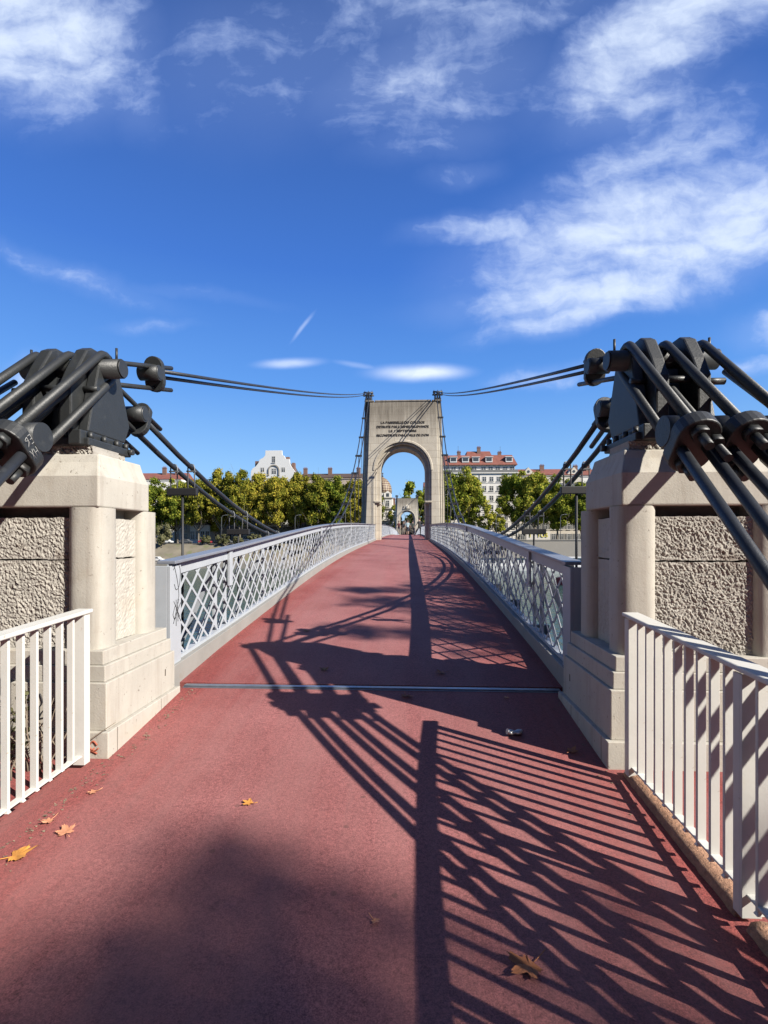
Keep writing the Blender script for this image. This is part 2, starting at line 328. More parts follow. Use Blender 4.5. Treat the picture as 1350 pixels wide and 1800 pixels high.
# bridge deck: red sheet on a slab, side spans and main span
def deck(y0, y1, name, x=1.9, th=.22):
    mb = MB(); ys = frange(y0, y1, 1.0)
    for i in range(len(ys)-1):
        a, b = ys[i], ys[i+1]; za, zb = dk(a), dk(b)
        mb.hexa([(-x, a, za-th), (x, a, za-th), (x, b, zb-th), (-x, b, zb-th), (-x, a, za), (x, a, za), (x, b, zb), (-x, b, zb)])
    mb2 = MB(); vs = []
    for y in ys: vs += [(-x, y, dk(y)), (x, y, dk(y)), (x, y, dk(y)-th), (-x, y, dk(y)-th)]
    fs = [];
    for i in range(len(ys)-1):
        for k in range(4): fs.append((i*4+k, i*4+(k+1) % 4, i*4+4+(k+1) % 4, i*4+4+k))
    fs += [(0, 1, 2, 3), tuple(len(vs)-4+k for k in (3, 2, 1, 0))]
    mb2.add(vs, fs)
    return obj(name, mb2, MAT['red'])
tag(deck(5.02, 162.0, 'deck'), kind='structure')
mb = MB()
for y in [6.28 + 2.12*i for i in range(73)]:
    if y < 161 and not (35.8 < y < 40.2): mb.box(-2.66, 2.66, y-.06, y+.06, dk(y)-.52, dk(y)-.24)
for s in (-1, 1):
    ys = frange(5.05, 162, 2.0)
    for i in range(len(ys)-1):
        a, b = ys[i], ys[i+1]
        if 34.9 < a < 39.9: continue
        mb.hexa([(s*1.6, a, dk(a)-.75), (s*1.75, a, dk(a)-.75), (s*1.75, b, dk(b)-.75), (s*1.6, b, dk(b)-.75),
                 (s*1.6, a, dk(a)-.23), (s*1.75, a, dk(a)-.23), (s*1.75, b, dk(b)-.23), (s*1.6, b, dk(b)-.23)])
tag(obj('deck_underframe', mb, MAT['galv']), kind='structure')
# steel expansion joint across the walkway
e = empty('expansion_joint', (0, 4.95, dk(4.95)), 'shiny steel expansion joint strip across the red walkway between the stone piers', 'joint')
mb = MB(); mb.box(-1.80, 1.84, 4.915, 4.975, dk(4.95)-.05, dk(4.95)+.010); obj('cover_plate', mb, MAT['joint'], e, bevel=.003)
mb = MB(); mb.box(-1.80, 1.84, 4.885, 4.905, dk(4.9)-.05, dk(4.9)+.004); obj('edge_strip', mb, MAT['joint'], e)
# far ground, river bank, lower quay
MAT['bank'] = pmat('river_bank_earth', (.27, .235, .17), .95, 0, .15, .25, 0, 1, spots=[((.11, .12, .05), .35, .55, .1, .8)])
MAT['asph'] = pmat('asphalt', (.10, .10, .10), .9, 0, .1, .4)
MAT['lowq'] = pmat('lower_quay_paving', (.34, .31, .265), .9, 0, .12, .3)
mb = MB(); mb.add([(-900, 161, -.35), (900, 161, -.35), (2500, 3000, -.35), (-2500, 3000, -.35)], [(0, 1, 2, 3)])
tag(obj('ground', mb, MAT['asph'], recalc=False), kind='structure')
mb = MB()
prof = [(139.8, -9), (139.8, -5.5), (152, -5.3)]
for (x0, x1) in ((-400, -6),):
    mb.prism([(140, -9), (140, -5.55), (151, -5.35), (151, -9)], 'x', x0, 400)
tag(obj('lower_quay', mb, MAT['lowq']), kind='structure')
mb = MB()
xs = frange(-400, 8, 3.0); pr_ = [(150.5, -5.6), (151.2, -5.2), (153.5, -3.9), (156, -2.3), (159, -.9), (161.5, -.3), (162.5, -.34)]
vs = []
for x in xs:
    for (y, z) in pr_:
        q = mnoise.noise(Vector((x*.12, y*.3, 3)))
        vs.append((x, y + q*.8, z + q*.5*(1 if -5 < z < -.5 else 0)))
k = len(pr_)
mb.add(vs, [(i*k+j, (i+1)*k+j, (i+1)*k+j+1, i*k+j+1) for i in range(len(xs)-1) for j in range(k-1)], True)
tag(obj('riverbank', mb, MAT['bank'], recalc=False), kind='structure')
def water_mat():
    m = bpy.data.materials.new('river_water'); m.use_nodes = True; t = m.node_tree; p = t.nodes['Principled BSDF']
    p.inputs['Base Color'].default_value = (.035, .075, .072, 1); p.inputs['Roughness'].default_value = .12
    p.inputs['Specular IOR Level'].default_value = .5
    c = N(t, 'ShaderNodeTexCoord').outputs['Object']
    mp = N(t, 'ShaderNodeMapping', ins={'Vector': c, 'Scale': (.9, .35, 1)})
    n1 = N(t, 'ShaderNodeTexNoise', ins={'Vector': mp.outputs[0], 'Scale': 1.3, 'Detail': 6.0, 'Roughness': .6})
    b = N(t, 'ShaderNodeBump', ins={'Strength': .55, 'Distance': .30, 'Height': n1.outputs[0]}); t.links.new(b.outputs[0], p.inputs['Normal'])
    return m
mb = MB(); mb.add([(-1500, 4.6, WZ), (1500, 4.6, WZ), (1500, 141, WZ), (-1500, 141, WZ)], [(0, 1, 2, 3)])
tag(obj('water', mb, water_mat(), recalc=False), kind='structure')

MAT['ink0'] = pmat('dark_joint', (.075, .06, .045), .9)
# ------------------------------------------------------------------ stone piers at the near end
def rough_face(mb, x0, x1, z0, z1, y, amp=.03, step=.0072, axis='y', seed=0, thick=.2, s=1):
    nx = int((x1-x0)/step); nz = int((z1-z0)/step); vs = []
    for i in range(nz+1):
        for j in range(nx+1):
            u = x0 + (x1-x0)*j/nx; w = z0 + (z1-z0)*i/nz
            p = Vector((u + seed*7.3, w, seed))
            ca_, sa_ = (.79, .61) if axis == 'y' else (.8, .6)
            q_ = Vector(((p.x*ca_ + p.y*sa_)*1.9, (-p.x*sa_ + p.y*ca_)*.95, p.z)); wq = mnoise.noise(p*7)*.35; q_ = q_ + Vector((wq, wq, 0))*.12
            h = mnoise.noise(p*8)*.25 + mnoise.noise(q_*36 + Vector((3, 1, 0)))*.60 + mnoise.noise(q_*74)*.42 + mnoise.noise(p*80)*.22
            h = h - .35*max(0, .5 - abs(mnoise.noise(q_*27 + Vector((0, 5, 2))))*3)
            edge = min(j, nx-j, i, nz-i)
            h = h*amp*min(1, .25 + edge*.25)
            j_x = mnoise.noise(p*30 + Vector((9, 9, 9)))*.005 if edge > 0 else mnoise.noise(p*22)*.006
            if axis == 'y': vs.append((u + j_x, y - h, w + j_x))
            else: vs.append((y - s*h, u + j_x, w + j_x))
    k = nx+1
    fs = [(i*k+j, i*k+j+1, (i+1)*k+j+1, (i+1)*k+j) for i in range(nz) for j in range(nx)]
    # skirt back into the block
    o = len(vs); per = [j for j in range(k)] + [i*k+nx for i in range(1, nz+1)] + [nz*k+j for j in range(nx-1, -1, -1)] + [i*k for i in range(nz-1, 0, -1)]
    for a in per:
        q = vs[a]; vs.append((q[0], q[1]+thick, q[2]) if axis == 'y' else (q[0]+s*thick, q[1], q[2]))
    n = len(per); fs += [(per[a], per[(a+1) % n], o+(a+1) % n, o+a) for a in range(n)]
    mb.add(vs, fs)
def frustum(mb, x0, x1, y0, y1, z0, z1, i):
    mb.hexa([(x0, y0, z0), (x1, y0, z0), (x1, y1, z0), (x0, y1, z0), (x0+i, y0+i, z1), (x1-i, y0+i, z1), (x1-i, y1-i, z1), (x0+i, y1-i, z1)])
def worn(o, st=.006, lev=2):
    m = o.modifiers.new('bevel', 'BEVEL'); m.width = .006; m.segments = 2; m.limit_method = 'ANGLE'
    return o
def pier(s, label):
    e = empty('stone_pier', (s*2.46, 4.2, -.1), label, 'pier', 'stone piers at the near end of the bridge')
    X = lambda a: s*a
    mb = MB(); mb.box(X(1.78), X(3.24), 3.62, 4.80, -.2, .182); worn(obj('footing', mb, MAT['stone'], e))
    mb = MB(); mb.box(X(1.815), X(3.20), 3.655, 4.755, .182, .53)
    mb.box(X(1.84), X(3.17), 3.68, 4.73, .531, .65); mb.box(X(1.865), X(3.15), 3.70, 4.70, .651, .757)
    o = worn(obj('plinth', mb, MAT['stone'], e))
    for (yj, z0, z1, xf) in ((4.42, .0, .180, 1.7785), (3.74, .0, .180, 1.7785)):
        mb = MB(); mb.box(X(xf), X(xf+.02), yj-.002, yj+.002, z0, z1); obj('joint_line', mb, MAT['ink0'], e)
    mb = MB(); mb.box(X(1.8132), X(1.84), 4.56, 4.575, .34, .40); obj('iron_stub', mb, MAT['ink0'], e)
    mb = MB(); mb.box(X(2.08), X(2.97), 3.97, 4.50, .758, 1.835); obj('core', mb, MAT['rough'], e)
    for k, (z0, z1) in enumerate(((.760, 1.424), (1.436, 1.752))):
        mb = MB(); a, b = sorted((X(2.11), X(2.93))); rough_face(mb, a, b, z0, z1, 3.785, .018, seed=3+k+s*5); obj('rough_panel', mb, MAT['rough'], e, recalc=False)
        mb = MB(); rough_face(mb, 3.99, 4.38, z0, z1, X(1.985), .010, .016, 'x', 11+k+s, .05, s); obj('side_panel', mb, MAT['stone'], e, recalc=False)
    for (cx, cy) in ((2.045, 3.862), (2.045, 4.50), (2.99, 3.862), (2.99, 4.50)):
        mb = MB(); hw, cr0 = .136, .085; sec = []
        for q in range(32):
            a = 2*math.pi*(q+.5)/32; ux, uy = math.cos(a), math.sin(a); k_ = (abs(ux)**3.6 + abs(uy)**3.6)**(-1/3.6); sec.append((hw*k_*ux, hw*k_*uy))
        zs = frange(.757, 1.829, .067); vs = []
        for z in zs:
            for (ux, uy) in sec:
                q_ = 1 + .012*mnoise.noise(Vector((ux*20 + cx*9, uy*20 + s*3, z*9))) + .006*mnoise.noise(Vector((ux*60, uy*60 + cx, z*40))); vs.append((X(cx) + ux*q_, cy + uy*q_, z))
        nn_ = 32; mb.add(vs, [(i*nn_+j, i*nn_+(j+1) % nn_, (i+1)*nn_+(j+1) % nn_, (i+1)*nn_+j) for i in range(len(zs)-1) for j in range(nn_)], True)
        mb.add([(X(cx) + a, cy + b, 1.829) for a, b in sec], [tuple(range(nn_))])
        obj('column', mb, MAT['stone'], e)
    mb = MB()
    x0, x1 = sorted((X(1.92), X(2.985)))
    # one closed cap: vertical faces, chamfer, weathered top
    lv = [(0, 1.83), (0, 2.065), (.045, 2.18), (.062, 2.245), (.16, 2.265), (.30, 2.275)]
    vs = []
    for (i, z) in lv: vs += [(x0+i, 3.73+i*1.7, z), (x1-i, 3.73+i*1.7, z), (x1-i, 4.48-i*.5, z), (x0+i, 4.48-i*.5, z)]
    fs = [(3, 2, 1, 0)] + [(4*l+k, 4*l+(k+1) % 4, 4*l+4+(k+1) % 4, 4*l+4+k) for l in range(len(lv)-1) for k in range(4)] + [tuple(4*(len(lv)-1)+k for k in range(4))]
    mb.add(vs, fs); o = obj('cap', mb, MAT['stone'], e, bevel=.012)
    mb = MB(); rough_face(mb, x0+.10, x1-.12, 2.20, 2.312, 3.855, .030, seed=21+s, thick=.35)
    rough_face(mb, 3.90, 4.36, 2.215, 2.312, X(2.075), .022, axis='x', seed=25+s, thick=.3, s=s); obj('broken_top', mb, MAT['rough'], e, recalc=False)
    return e
pier(-1, 'cream stone pier with round corner columns and rough panel on the left, in full sun')
pier(1, 'cream stone pier with round corner columns on the right, its walkway side in shade')

# ------------------------------------------------------------------ railings of the bridge
def railing(s, y0, y1, name_label, endpost=True, near=True):
    X = lambda a: s*a
    e = empty('bridge_railing', (s*1.95, y0, dk(y0)), name_label, 'railing', 'lattice railings along the bridge deck')
    ys = frange(y0, y1, .8 if near else 2.0)
    def ribbon(xa, xb, f0, f1):
        mb = MB(); vs = []
        for y in ys: vs += [(X(xa), y, f0(y)), (X(xb), y, f0(y)), (X(xb), y, f1(y)), (X(xa), y, f1(y))]
        fs = [(i*4+k, i*4+(k+1) % 4, i*4+4+(k+1) % 4, i*4+4+k) for i in range(len(ys)-1) for k in range(4)]
        fs += [(0, 1, 2, 3), tuple(len(vs)-4+k for k in (3, 2, 1, 0))]
        mb.add(vs, fs); return mb
    m = MAT['rail']
    obj('handrail', ribbon(1.875, 2.06, lambda y: rl(y)-.032, lambda y: rl(y)), MAT['rtop'], e, bevel=.006)
    mb = ribbon(1.948, 1.958, lambda y: rl(y)-.155, lambda y: rl(y)-.034)
    obj('top_band', mb, m, e)
    obj('kerb_plate', ribbon(1.885, 1.985, lambda y: dk(y)-.05, lambda y: rl(y)-1.03), MAT['kplate'], e, bevel=.005)
    mb = MB()
    for xx in (1.90, 1.975):
        for y in ys[:-1]:
            pass
    obj('bottom_angle', ribbon(1.945, 2.02, lambda y: rl(y)-1.029, lambda y: rl(y)-.995), m, e)
    # lattice of crossing flat bars
    mb = MB(); top, bot = -.12, -1.01; H = top-bot; run = .16/.135*H; w = .031
    def slat(ya, sgn, xc, th=.007):
        yb = ya + sgn*run; 
        t0, t1 = 0.0, 1.0
        def P(t): y = ya + (yb-ya)*t; return y
        lo_, hi_ = (y0+.02, y1-.02)
        if P(0) < lo_: t0 = (lo_-ya)/(yb-ya)
        if P(0) > hi_: t0 = (hi_-ya)/(yb-ya)
        if P(1) > hi_: t1 = (hi_-ya)/(yb-ya)
        if P(1) < lo_: t1 = (lo_-ya)/(yb-ya)
        if t1-t0 < .03: return
        pa = (X(xc), P(t0), rl(P(t0))+bot+H*t0); pb = (X(xc), P(t1), rl(P(t1))+bot+H*t1)
        mb.bar(pa, pb, th, w, side=(1, 0, 0))
    y = y0 + .2 - run - .32*3
    while y < y1 + run + .4:
        slat(y, 1, 1.964); slat(y, -1, 1.974)
        y += .32
    if near:   # the outer lattice of the railing girder
        y = y0 + .36 - run - .32*3
        while y < y1 + run + .4:
            slat(y, 1, 2.052) if int(y*10) % 3 else None
            y += .64
    obj('lattice', mb, m, e, recalc=False)
    if near:
        rv = MB(); y = y0 + .2
        # stiffener plates and uprights
        for k, yp in enumerate([6.6 + 7.04*i for i in range(5)]):
            if y0 < yp < y1 - .5:
                mb = MB(); mb.box(X(1.915), X(1.949), yp-.055, yp+.055, rl(yp)-.50, rl(yp)-.036); mb.box(X(1.99), X(2.02), yp-.03, yp+.03, dk(yp), rl(yp)-.04)
                obj('splice_plate', mb, m, e, bevel=.004)
        for k in range(14):
            yp = 6.28 + 2.12*k
            if y0 < yp < y1:
                mb = MB(); mb.bar((X(2.60), yp, dk(yp)-.35), (X(2.03), yp, rl(yp)-.22), .05, .05)
                mb.box(X(2.0), X(2.03), yp-.04, yp+.04, dk(yp)-.2, rl(yp)-.16); obj('outrigger_strut', mb, m, e)
    if endpost:
        mb = MB(); y = y0-.02
        mb.prism([(y, rl(y)-.05), (y, dk(y)-.04), (y+.33, dk(y)-.03), (y+.27, dk(y)+.05), (y+.235, dk(y)+.16), (y+.235, rl(y)-.04)], 'x', X(1.915), X(1.946))
        mb.box(X(1.946), X(2.10), y, y+.03, dk(y)-.02, rl(y)-.05)
        obj('end_post', mb, m, e, bevel=.004)
        mb = MB(); mb.box(X(2.13), X(2.75), y-.02, y+.02, dk(y)-.2, rl(y)-.12); obj('side_plate', mb, MAT['galv'], e)
    return e
rl_l = railing(-1, 4.90, 36.42, 'pale lattice railing on the sunlit left edge of the bridge before the tower')
rl_r = railing(1, 4.90, 36.42, 'shaded lattice railing along the right edge of the bridge before the tower')
railing(-1, 39.35, 129.8, 'white main span railing beyond the tower, left edge', False, False)
railing(1, 39.35, 129.8, 'white main span railing beyond the tower, right edge', False, False)
# scratched graffiti marks on the left end post
def scribble(name, strokes, to3, r, mat, parent):
    mb = MB()
    for st in strokes:
        pts = [to3(*p) for p in st]
        if len(pts) > 2:   # smooth the stroke
            P = [Vector(p) for p in pts]; out = []
            for i in range(len(P)-1):
                a, b, c_, d = P[max(i-1, 0)], P[i], P[i+1], P[min(i+2, len(P)-1)]
                for q in range(4):
                    t = q/4; out.append(.5*((2*b) + (c_-a)*t + (2*a-5*b+4*c_-d)*t*t + (-a+3*b-3*c_+d)*t**3))
            out.append(P[-1]); pts = out
        mb.tube(pts, r, 5)
    return obj(name, mb, mat, parent)
MAT['ink'] = pmat('black_marker', (.02, .02, .025), .6); MAT['chalk'] = pmat('white_marker', (.6, .6, .58), .7)
MAT['orangep'] = pmat('orange_spray', (.5, .13, .07), .7)
f = lambda u, w: (-1.9135, 4.90 + u, 0.42 + w)
scribble('graffiti', [[(.04, .86), (.12, .93), (.19, .85), (.17, .70), (.10, .66), (.06, .72)], [(.06, .90), (.13, .74), (.16, .60), (.13, .55)],
                      [(.03, .42), (.08, .50), (.12, .44), (.07, .37), (.03, .42)], [(.13, .54), (.14, .34)], [(.20, .52), (.13, .43), (.21, .33)],
                      [(.05, .55), (.18, .38)], [(.04, .33), (.16, .56)], [(.10, .56), (.10, .30)]], f, .0035, MAT['ink'], rl_l)

# ------------------------------------------------------------------ fences before the piers
def fence(s, label):
    X = lambda a: s*a
    y1 = 3.50; y0 = -1.2; m = MAT['white']
    e = empty('white_fence', (s*1.90, y1, dk(y1)), label, 'fence', 'white bar fences on the approach')
    top = lambda y: 1.090 + .048*(y-3.5)
    mb = MB(); mb.hexa([(X(1.845), y0, top(y0)-.022), (X(1.958), y0, top(y0)-.022), (X(1.958), y1+.05, top(y1)-.022), (X(1.845), y1+.05, top(y1)-.022),
                        (X(1.845), y0, top(y0)+.004), (X(1.958), y0, top(y0)+.004), (X(1.958), y1+.05, top(y1)+.004), (X(1.845), y1+.05, top(y1)+.004)])
    obj('handrail', mb, m, e, bevel=.007)
    mb = MB(); mb.hexa([(X(1.88), y0, top(y0)-.034), (X(1.92), y0, top(y0)-.034), (X(1.92), y1, top(y1)-.034), (X(1.88), y1, top(y1)-.034),
                        (X(1.88), y0, top(y0)-.0225), (X(1.92), y0, top(y0)-.0225), (X(1.92), y1, top(y1)-.0225), (X(1.88), y1, top(y1)-.0225)])
    obj('top_flat', mb, m, e)
    zb = lambda y: dk(y) + .085
    mb = MB(); mb.hexa([(X(1.877), y0, zb(y0)), (X(1.923), y0, zb(y0)), (X(1.923), y1, zb(y1)), (X(1.877), y1, zb(y1)),
                        (X(1.877), y0, zb(y0)+.012), (X(1.923), y0, zb(y0)+.012), (X(1.923), y1, zb(y1)+.012), (X(1.877), y1, zb(y1)+.012)])
    obj('bottom_flat', mb, m, e, bevel=.003)
    mb = MB(); mb.box(X(1.878), X(1.922), -.008, .008, 0, .93)
    bars = []
    k = 0; y = y1 - .115
    posts = [y1 - .005, y1 - 1.16, y1 - 2.3, y1 - 3.45, y1 - 4.6]
    first = None
    while y > y0 + .05:
        if min(abs(y-p) for p in posts) > .05:
            if first is None:
                bm_ = MB(); bm_.box(X(1.878)-s*1.90, X(1.922)-s*1.90, -.0095, .0095, 0, .962); bm_.hexa([(-.029, -.014, -.001), (.029, -.014, -.001), (.029, .014, -.001), (-.029, .014, -.001), (-.0225, -.0085, .012), (.0225, -.0085, .012), (.0225, .0085, .012), (-.0225, .0085, .012)])
                first = obj('bar', bm_, m, e, org=(0, 0, 0)); first.location = (0, y-y1, zb(y)-dk(y1)+.0125); md = first.modifiers.new('bevel', 'BEVEL'); md.width = .002
            else:
                c = first.copy(); COL.objects.link(c); c.parent = e; c.location = (0, y-y1, zb(y)-dk(y1)+.0125)
                c.scale = (1, 1, (top(y)-.034-zb(y)-.0125)/.962)
        y -= .1135
    first.scale = (1, 1, (top(y1)-.034-zb(y1)-.0125)/.962)
    for p in posts:
        mb = MB(); mb.box(X(1.857), X(1.943), p-.028, p-.014, dk(p)+.03, top(p)-.035); mb.box(X(1.857), X(1.870), p-.0138, p+.035, dk(p)+.03, top(p)-.0345)
        obj('post', mb, m, e, bevel=.002)
    return e
fence(-1, 'white metal bar fence on the left of the approach, brightly sunlit')
fence(1, 'white metal bar fence on the right of the approach, striped with cable shadows')
# brown kerbstones under the right fence
rk = [(-1.1, .02), (.06, 1.3), (1.34, 2.28), (2.36, 3.55)]
for i, (a, b) in enumerate(rk):
    mb = MB(); n = 26; vs = []
    sec = [(-.055, -.12), (-.06, .01), (-.042, .045), (0, .052), (.042, .045), (.06, .01), (.06, -.12)]
    for j in range(n+1):
        y = a + (b-a)*j/n
        for (x, z) in sec:
            q = mnoise.noise(Vector((x*60, y*34, i)))*.007; vs.append((1.915+x+q, y, dk(y)+z*.92+q*.7))
    k = len(sec); fs = [(r*k+c, r*k+c+1, (r+1)*k+c+1, (r+1)*k+c) for r in range(n) for c in range(k-1)] + [tuple(range(k)), tuple(range(n*k+k-1, n*k-1, -1))]
    mb.add(vs, fs, True)
    tag(obj('kerbstone', mb, MAT['curb'], org=(1.915, a, dk(a))), ['long brown kerbstone under the right fence nearest the camera, partly out of view', 'brown kerbstone under the right fence, second nearest', 'brown kerbstone under the right fence ending at the wide post', 'brown aggregate kerbstone under the right fence, beside the stone pier footing'][i], 'kerbstone', 'kerbstones under the right fence')

# ------------------------------------------------------------------ cable saddles, cables
XC = 2.42
PY, PZ = 4.17, 3.01
_cp = [(4.27, 3.10), (5.0, 2.86), (5.65, 2.64), (6.43, 2.43), (9.45, 1.84), (14.5, 1.50), (20.2, 2.27), (23.9, 3.35), (28.6, 5.72), (33.4, 9.15), (36.4, 11.75)]
xof = lambda y: .09*(y-5)/32
_pf = np.polyfit([a for a, b in _cp], [b for a, b in _cp], 5)
ccz = lambda y: float(np.polyval(_pf, y))
def saddle(s, label):
    X = lambda a: s*a
    e = empty('cable_saddle', (s*XC, PY, 2.30), label, 'saddle', 'iron cable saddles on the near piers'); m = MAT['iron']
    ax = Vector((1, 0, 0))
    mb = MB(); mb.box(X(2.06), X(2.80), 3.83, 4.44, 2.31, 2.375); mb.box(X(2.10), X(2.20), 3.79, 3.86, 2.315, 2.43); mb.box(X(2.36), X(2.50), 3.79, 3.86, 2.315, 2.42)
    mb.box(X(2.12), X(2.74), 3.88, 4.42, 2.376, 2.44)
    obj('base_plate', mb, m, e, bevel=.01)
    for (xx, yy_) in ((2.09, 3.90), (2.09, 4.08), (2.09, 4.26), (2.09, 4.40), (2.28, 3.855), (2.60, 3.855)):
        mb = MB(); mb.cyl((X(xx), yy_, 2.37), (X(xx), yy_, 2.425), .022, n=6); obj('bolt', mb, m, e)
    mb = MB(); mb.cyl((X(2.02), 4.40, 2.35), (X(2.07), 4.40, 2.35), .026, n=8); obj('bolt', mb, m, e)
    mb = MB(); mb.prism([(3.93, 2.44), (4.46, 2.44), (4.54, 2.60), (4.38, 3.02), (4.08, 3.02)], 'x', X(2.13), X(2.215))
    mb.prism([(3.93, 2.44), (4.46, 2.44), (4.40, 2.97), (4.08, 2.97)], 'x', X(2.63), X(2.70))
    mb.prism([(4.03, 2.44), (4.44, 2.44), (4.36, 2.93), (4.12, 2.93)], 'x', X(2.321), X(2.519))
    obj('web', mb, m, e, bevel=.012)
    for xx in (2.22, 2.52):
        mb = MB(); mb.prism([(3.86, 2.44), (3.86, 2.80), (3.94, 2.95), (4.06, 3.135), (4.13, 3.175), (4.24, 3.175), (4.32, 3.11), (4.50, 2.83), (4.50, 2.44)], 'x', X(xx), X(xx+.10))
        obj('cheek', mb, m, e, bevel=.014)
    mb = MB(); mb.cyl((X(1.99), PY, PZ), (X(2.83), PY, PZ), .080, n=36); mb.cyl((X(1.977), PY, PZ), (X(1.99), PY, PZ), .071, n=36)
    obj('pin', mb, m, e)
    for xx in (2.05, 2.79):
        mb = MB(); mb.cyl((X(xx), PY+.02, PZ+.07), (X(xx), PY+.02, PZ+.18), .0105, n=8); obj('lifting_stud', mb, m, e)
    for (a_, b_, y_, z_, r_) in ((2.32, 2.52, 3.95, 2.79, .026), (2.62, 2.78, 3.98, 2.78, .026), (2.10, 2.22, 4.02, 2.80, .024)):
        mb = MB(); mb.cyl((X(a_), y_, z_), (X(b_), y_, z_), r_, n=14); obj('tie_rod', mb, m, e)
    for k in range(3):
        axx, cen = STAY[k]; cen = Vector((X(cen[0]), cen[1], cen[2]))
        bd = Vector((s*axx, -1, -.95)).normalized(); bu = Vector((0, -bd.z*-1, bd.y*-1)); bu = Vector((0, -.69, .724)); bu = (bu - bd*bu.dot(bd)).normalized(); bx = bd.cross(bu).normalized()*(1 if bd.cross(bu).x > 0 else -1)
        P0 = Vector((X(LX[k]), PY, PZ))
        arc = [P0 + Vector((0, .116*math.sin(R(-42+q*22.5)), .116*math.cos(R(-42+q*22.5)))) for q in range(9)]
        up_end = cen + bu*.105 + bd*.05 + bx*(-s*.02); lo_end = cen - bu*.105 + bd*.05 + bx*(-s*.03)
        mb = MB(); mb.tube([up_end] + arc + [lo_end], .0325, 16); obj('rod', mb, m, e)
        mb = MB(); q0 = cen + bu*.055 + bx*(s*.082) + bd*.24; mb.tube([q0, P0 + Vector((X(.14), -.10, -.13))], .024, 12)
        mb.cyl(cen + bu*.055 + bx*(s*.082) + bd*.056, cen + bu*.055 + bx*(s*.082) + bd*.105, .042, n=6)
        obj('threaded_rod', mb, m, e)
        for (q_, r_, l_) in ((cen + bu*.105 + bx*(-s*.02), .05, .10), (cen - bu*.105 + bx*(-s*.03), .05, .10)):
            mb = MB(); mb.cyl(q_ + bd*.05, q_ + bd*l_, r_, n=6); mb.cyl(q_ + bd*l_, q_ + bd*(l_+.10), .026, n=12); obj('nut', mb, m, e)
        st = []
        for q in range(24):
            a = 2*math.pi*q/24; cx_, cy_ = math.cos(a)*.120, math.sin(a)*.112
            st.append((cx_, cy_ + (.070 if cy_ > 0 else -.070)))
        mb = MB(); mb.oprism(cen - bd*.05, bx, bu, bd, st, .10); obj('socket_plate', mb, m, e, bevel=.009)
        mb = MB(); c2 = cen - bd*.125; mb.cyl(c2 - bx*.122, c2 + bx*.122, .092, n=30); obj('socket_drum', mb, m, e)
    def fsock(cen, d):
        d = Vector(d).normalized(); u_ = Vector((0, -d.z, d.y)).normalized()
        mb = MB(); st = []
        for q in range(20):
            a = 2*math.pi*q/20; cx_, cy_ = math.cos(a)*.105, math.sin(a)*.115
            st.append((cx_, cy_ + (.07 if cy_ > 0 else -.07)))
        mb.oprism(cen, ax, u_, d, st, .065); obj('socket_plate', mb, m, e, bevel=.008)
        mb = MB(); c2 = cen - d*.07; mb.cyl(c2 - ax*.105, c2 + ax*.105, .078, n=28); mb.cyl(c2 - ax*.112, c2 + ax*.112, .064, n=28); obj('socket_drum', mb, m, e)
        for (dx, du) in ((.02, .118), (-.02, -.118)):
            mb = MB(); a = cen + ax*dx + u_*du + d*(.40 if du > 0 else .44); b = Vector((cen.x + dx, PY + .03, PZ + (.09 if du > 0 else -.09)))
            mb.tube([a, b], .0235, 12); obj('rod', mb, m, e)
    fsock(Vector((X(2.31), 5.32, 3.34)), (0, 1, .17))
    fsock(Vector((X(2.31), 5.02, 2.80)), (0, 1, -.36))
    fsock(Vector((X(2.53), 5.08, 2.78)), (0, 1, -.36))
    return e
STAY = [(0.0, (2.05, 3.07, 2.155)), (.08, (2.315, 3.05, 2.15)), (.18, (2.58, 3.03, 2.145))]
LX = (2.14, 2.42, 2.70)
sdl = saddle(-1, 'dark iron cable saddle on top of the left stone pier')
sdr = saddle(1, 'dark iron cable saddle on top of the right stone pier')
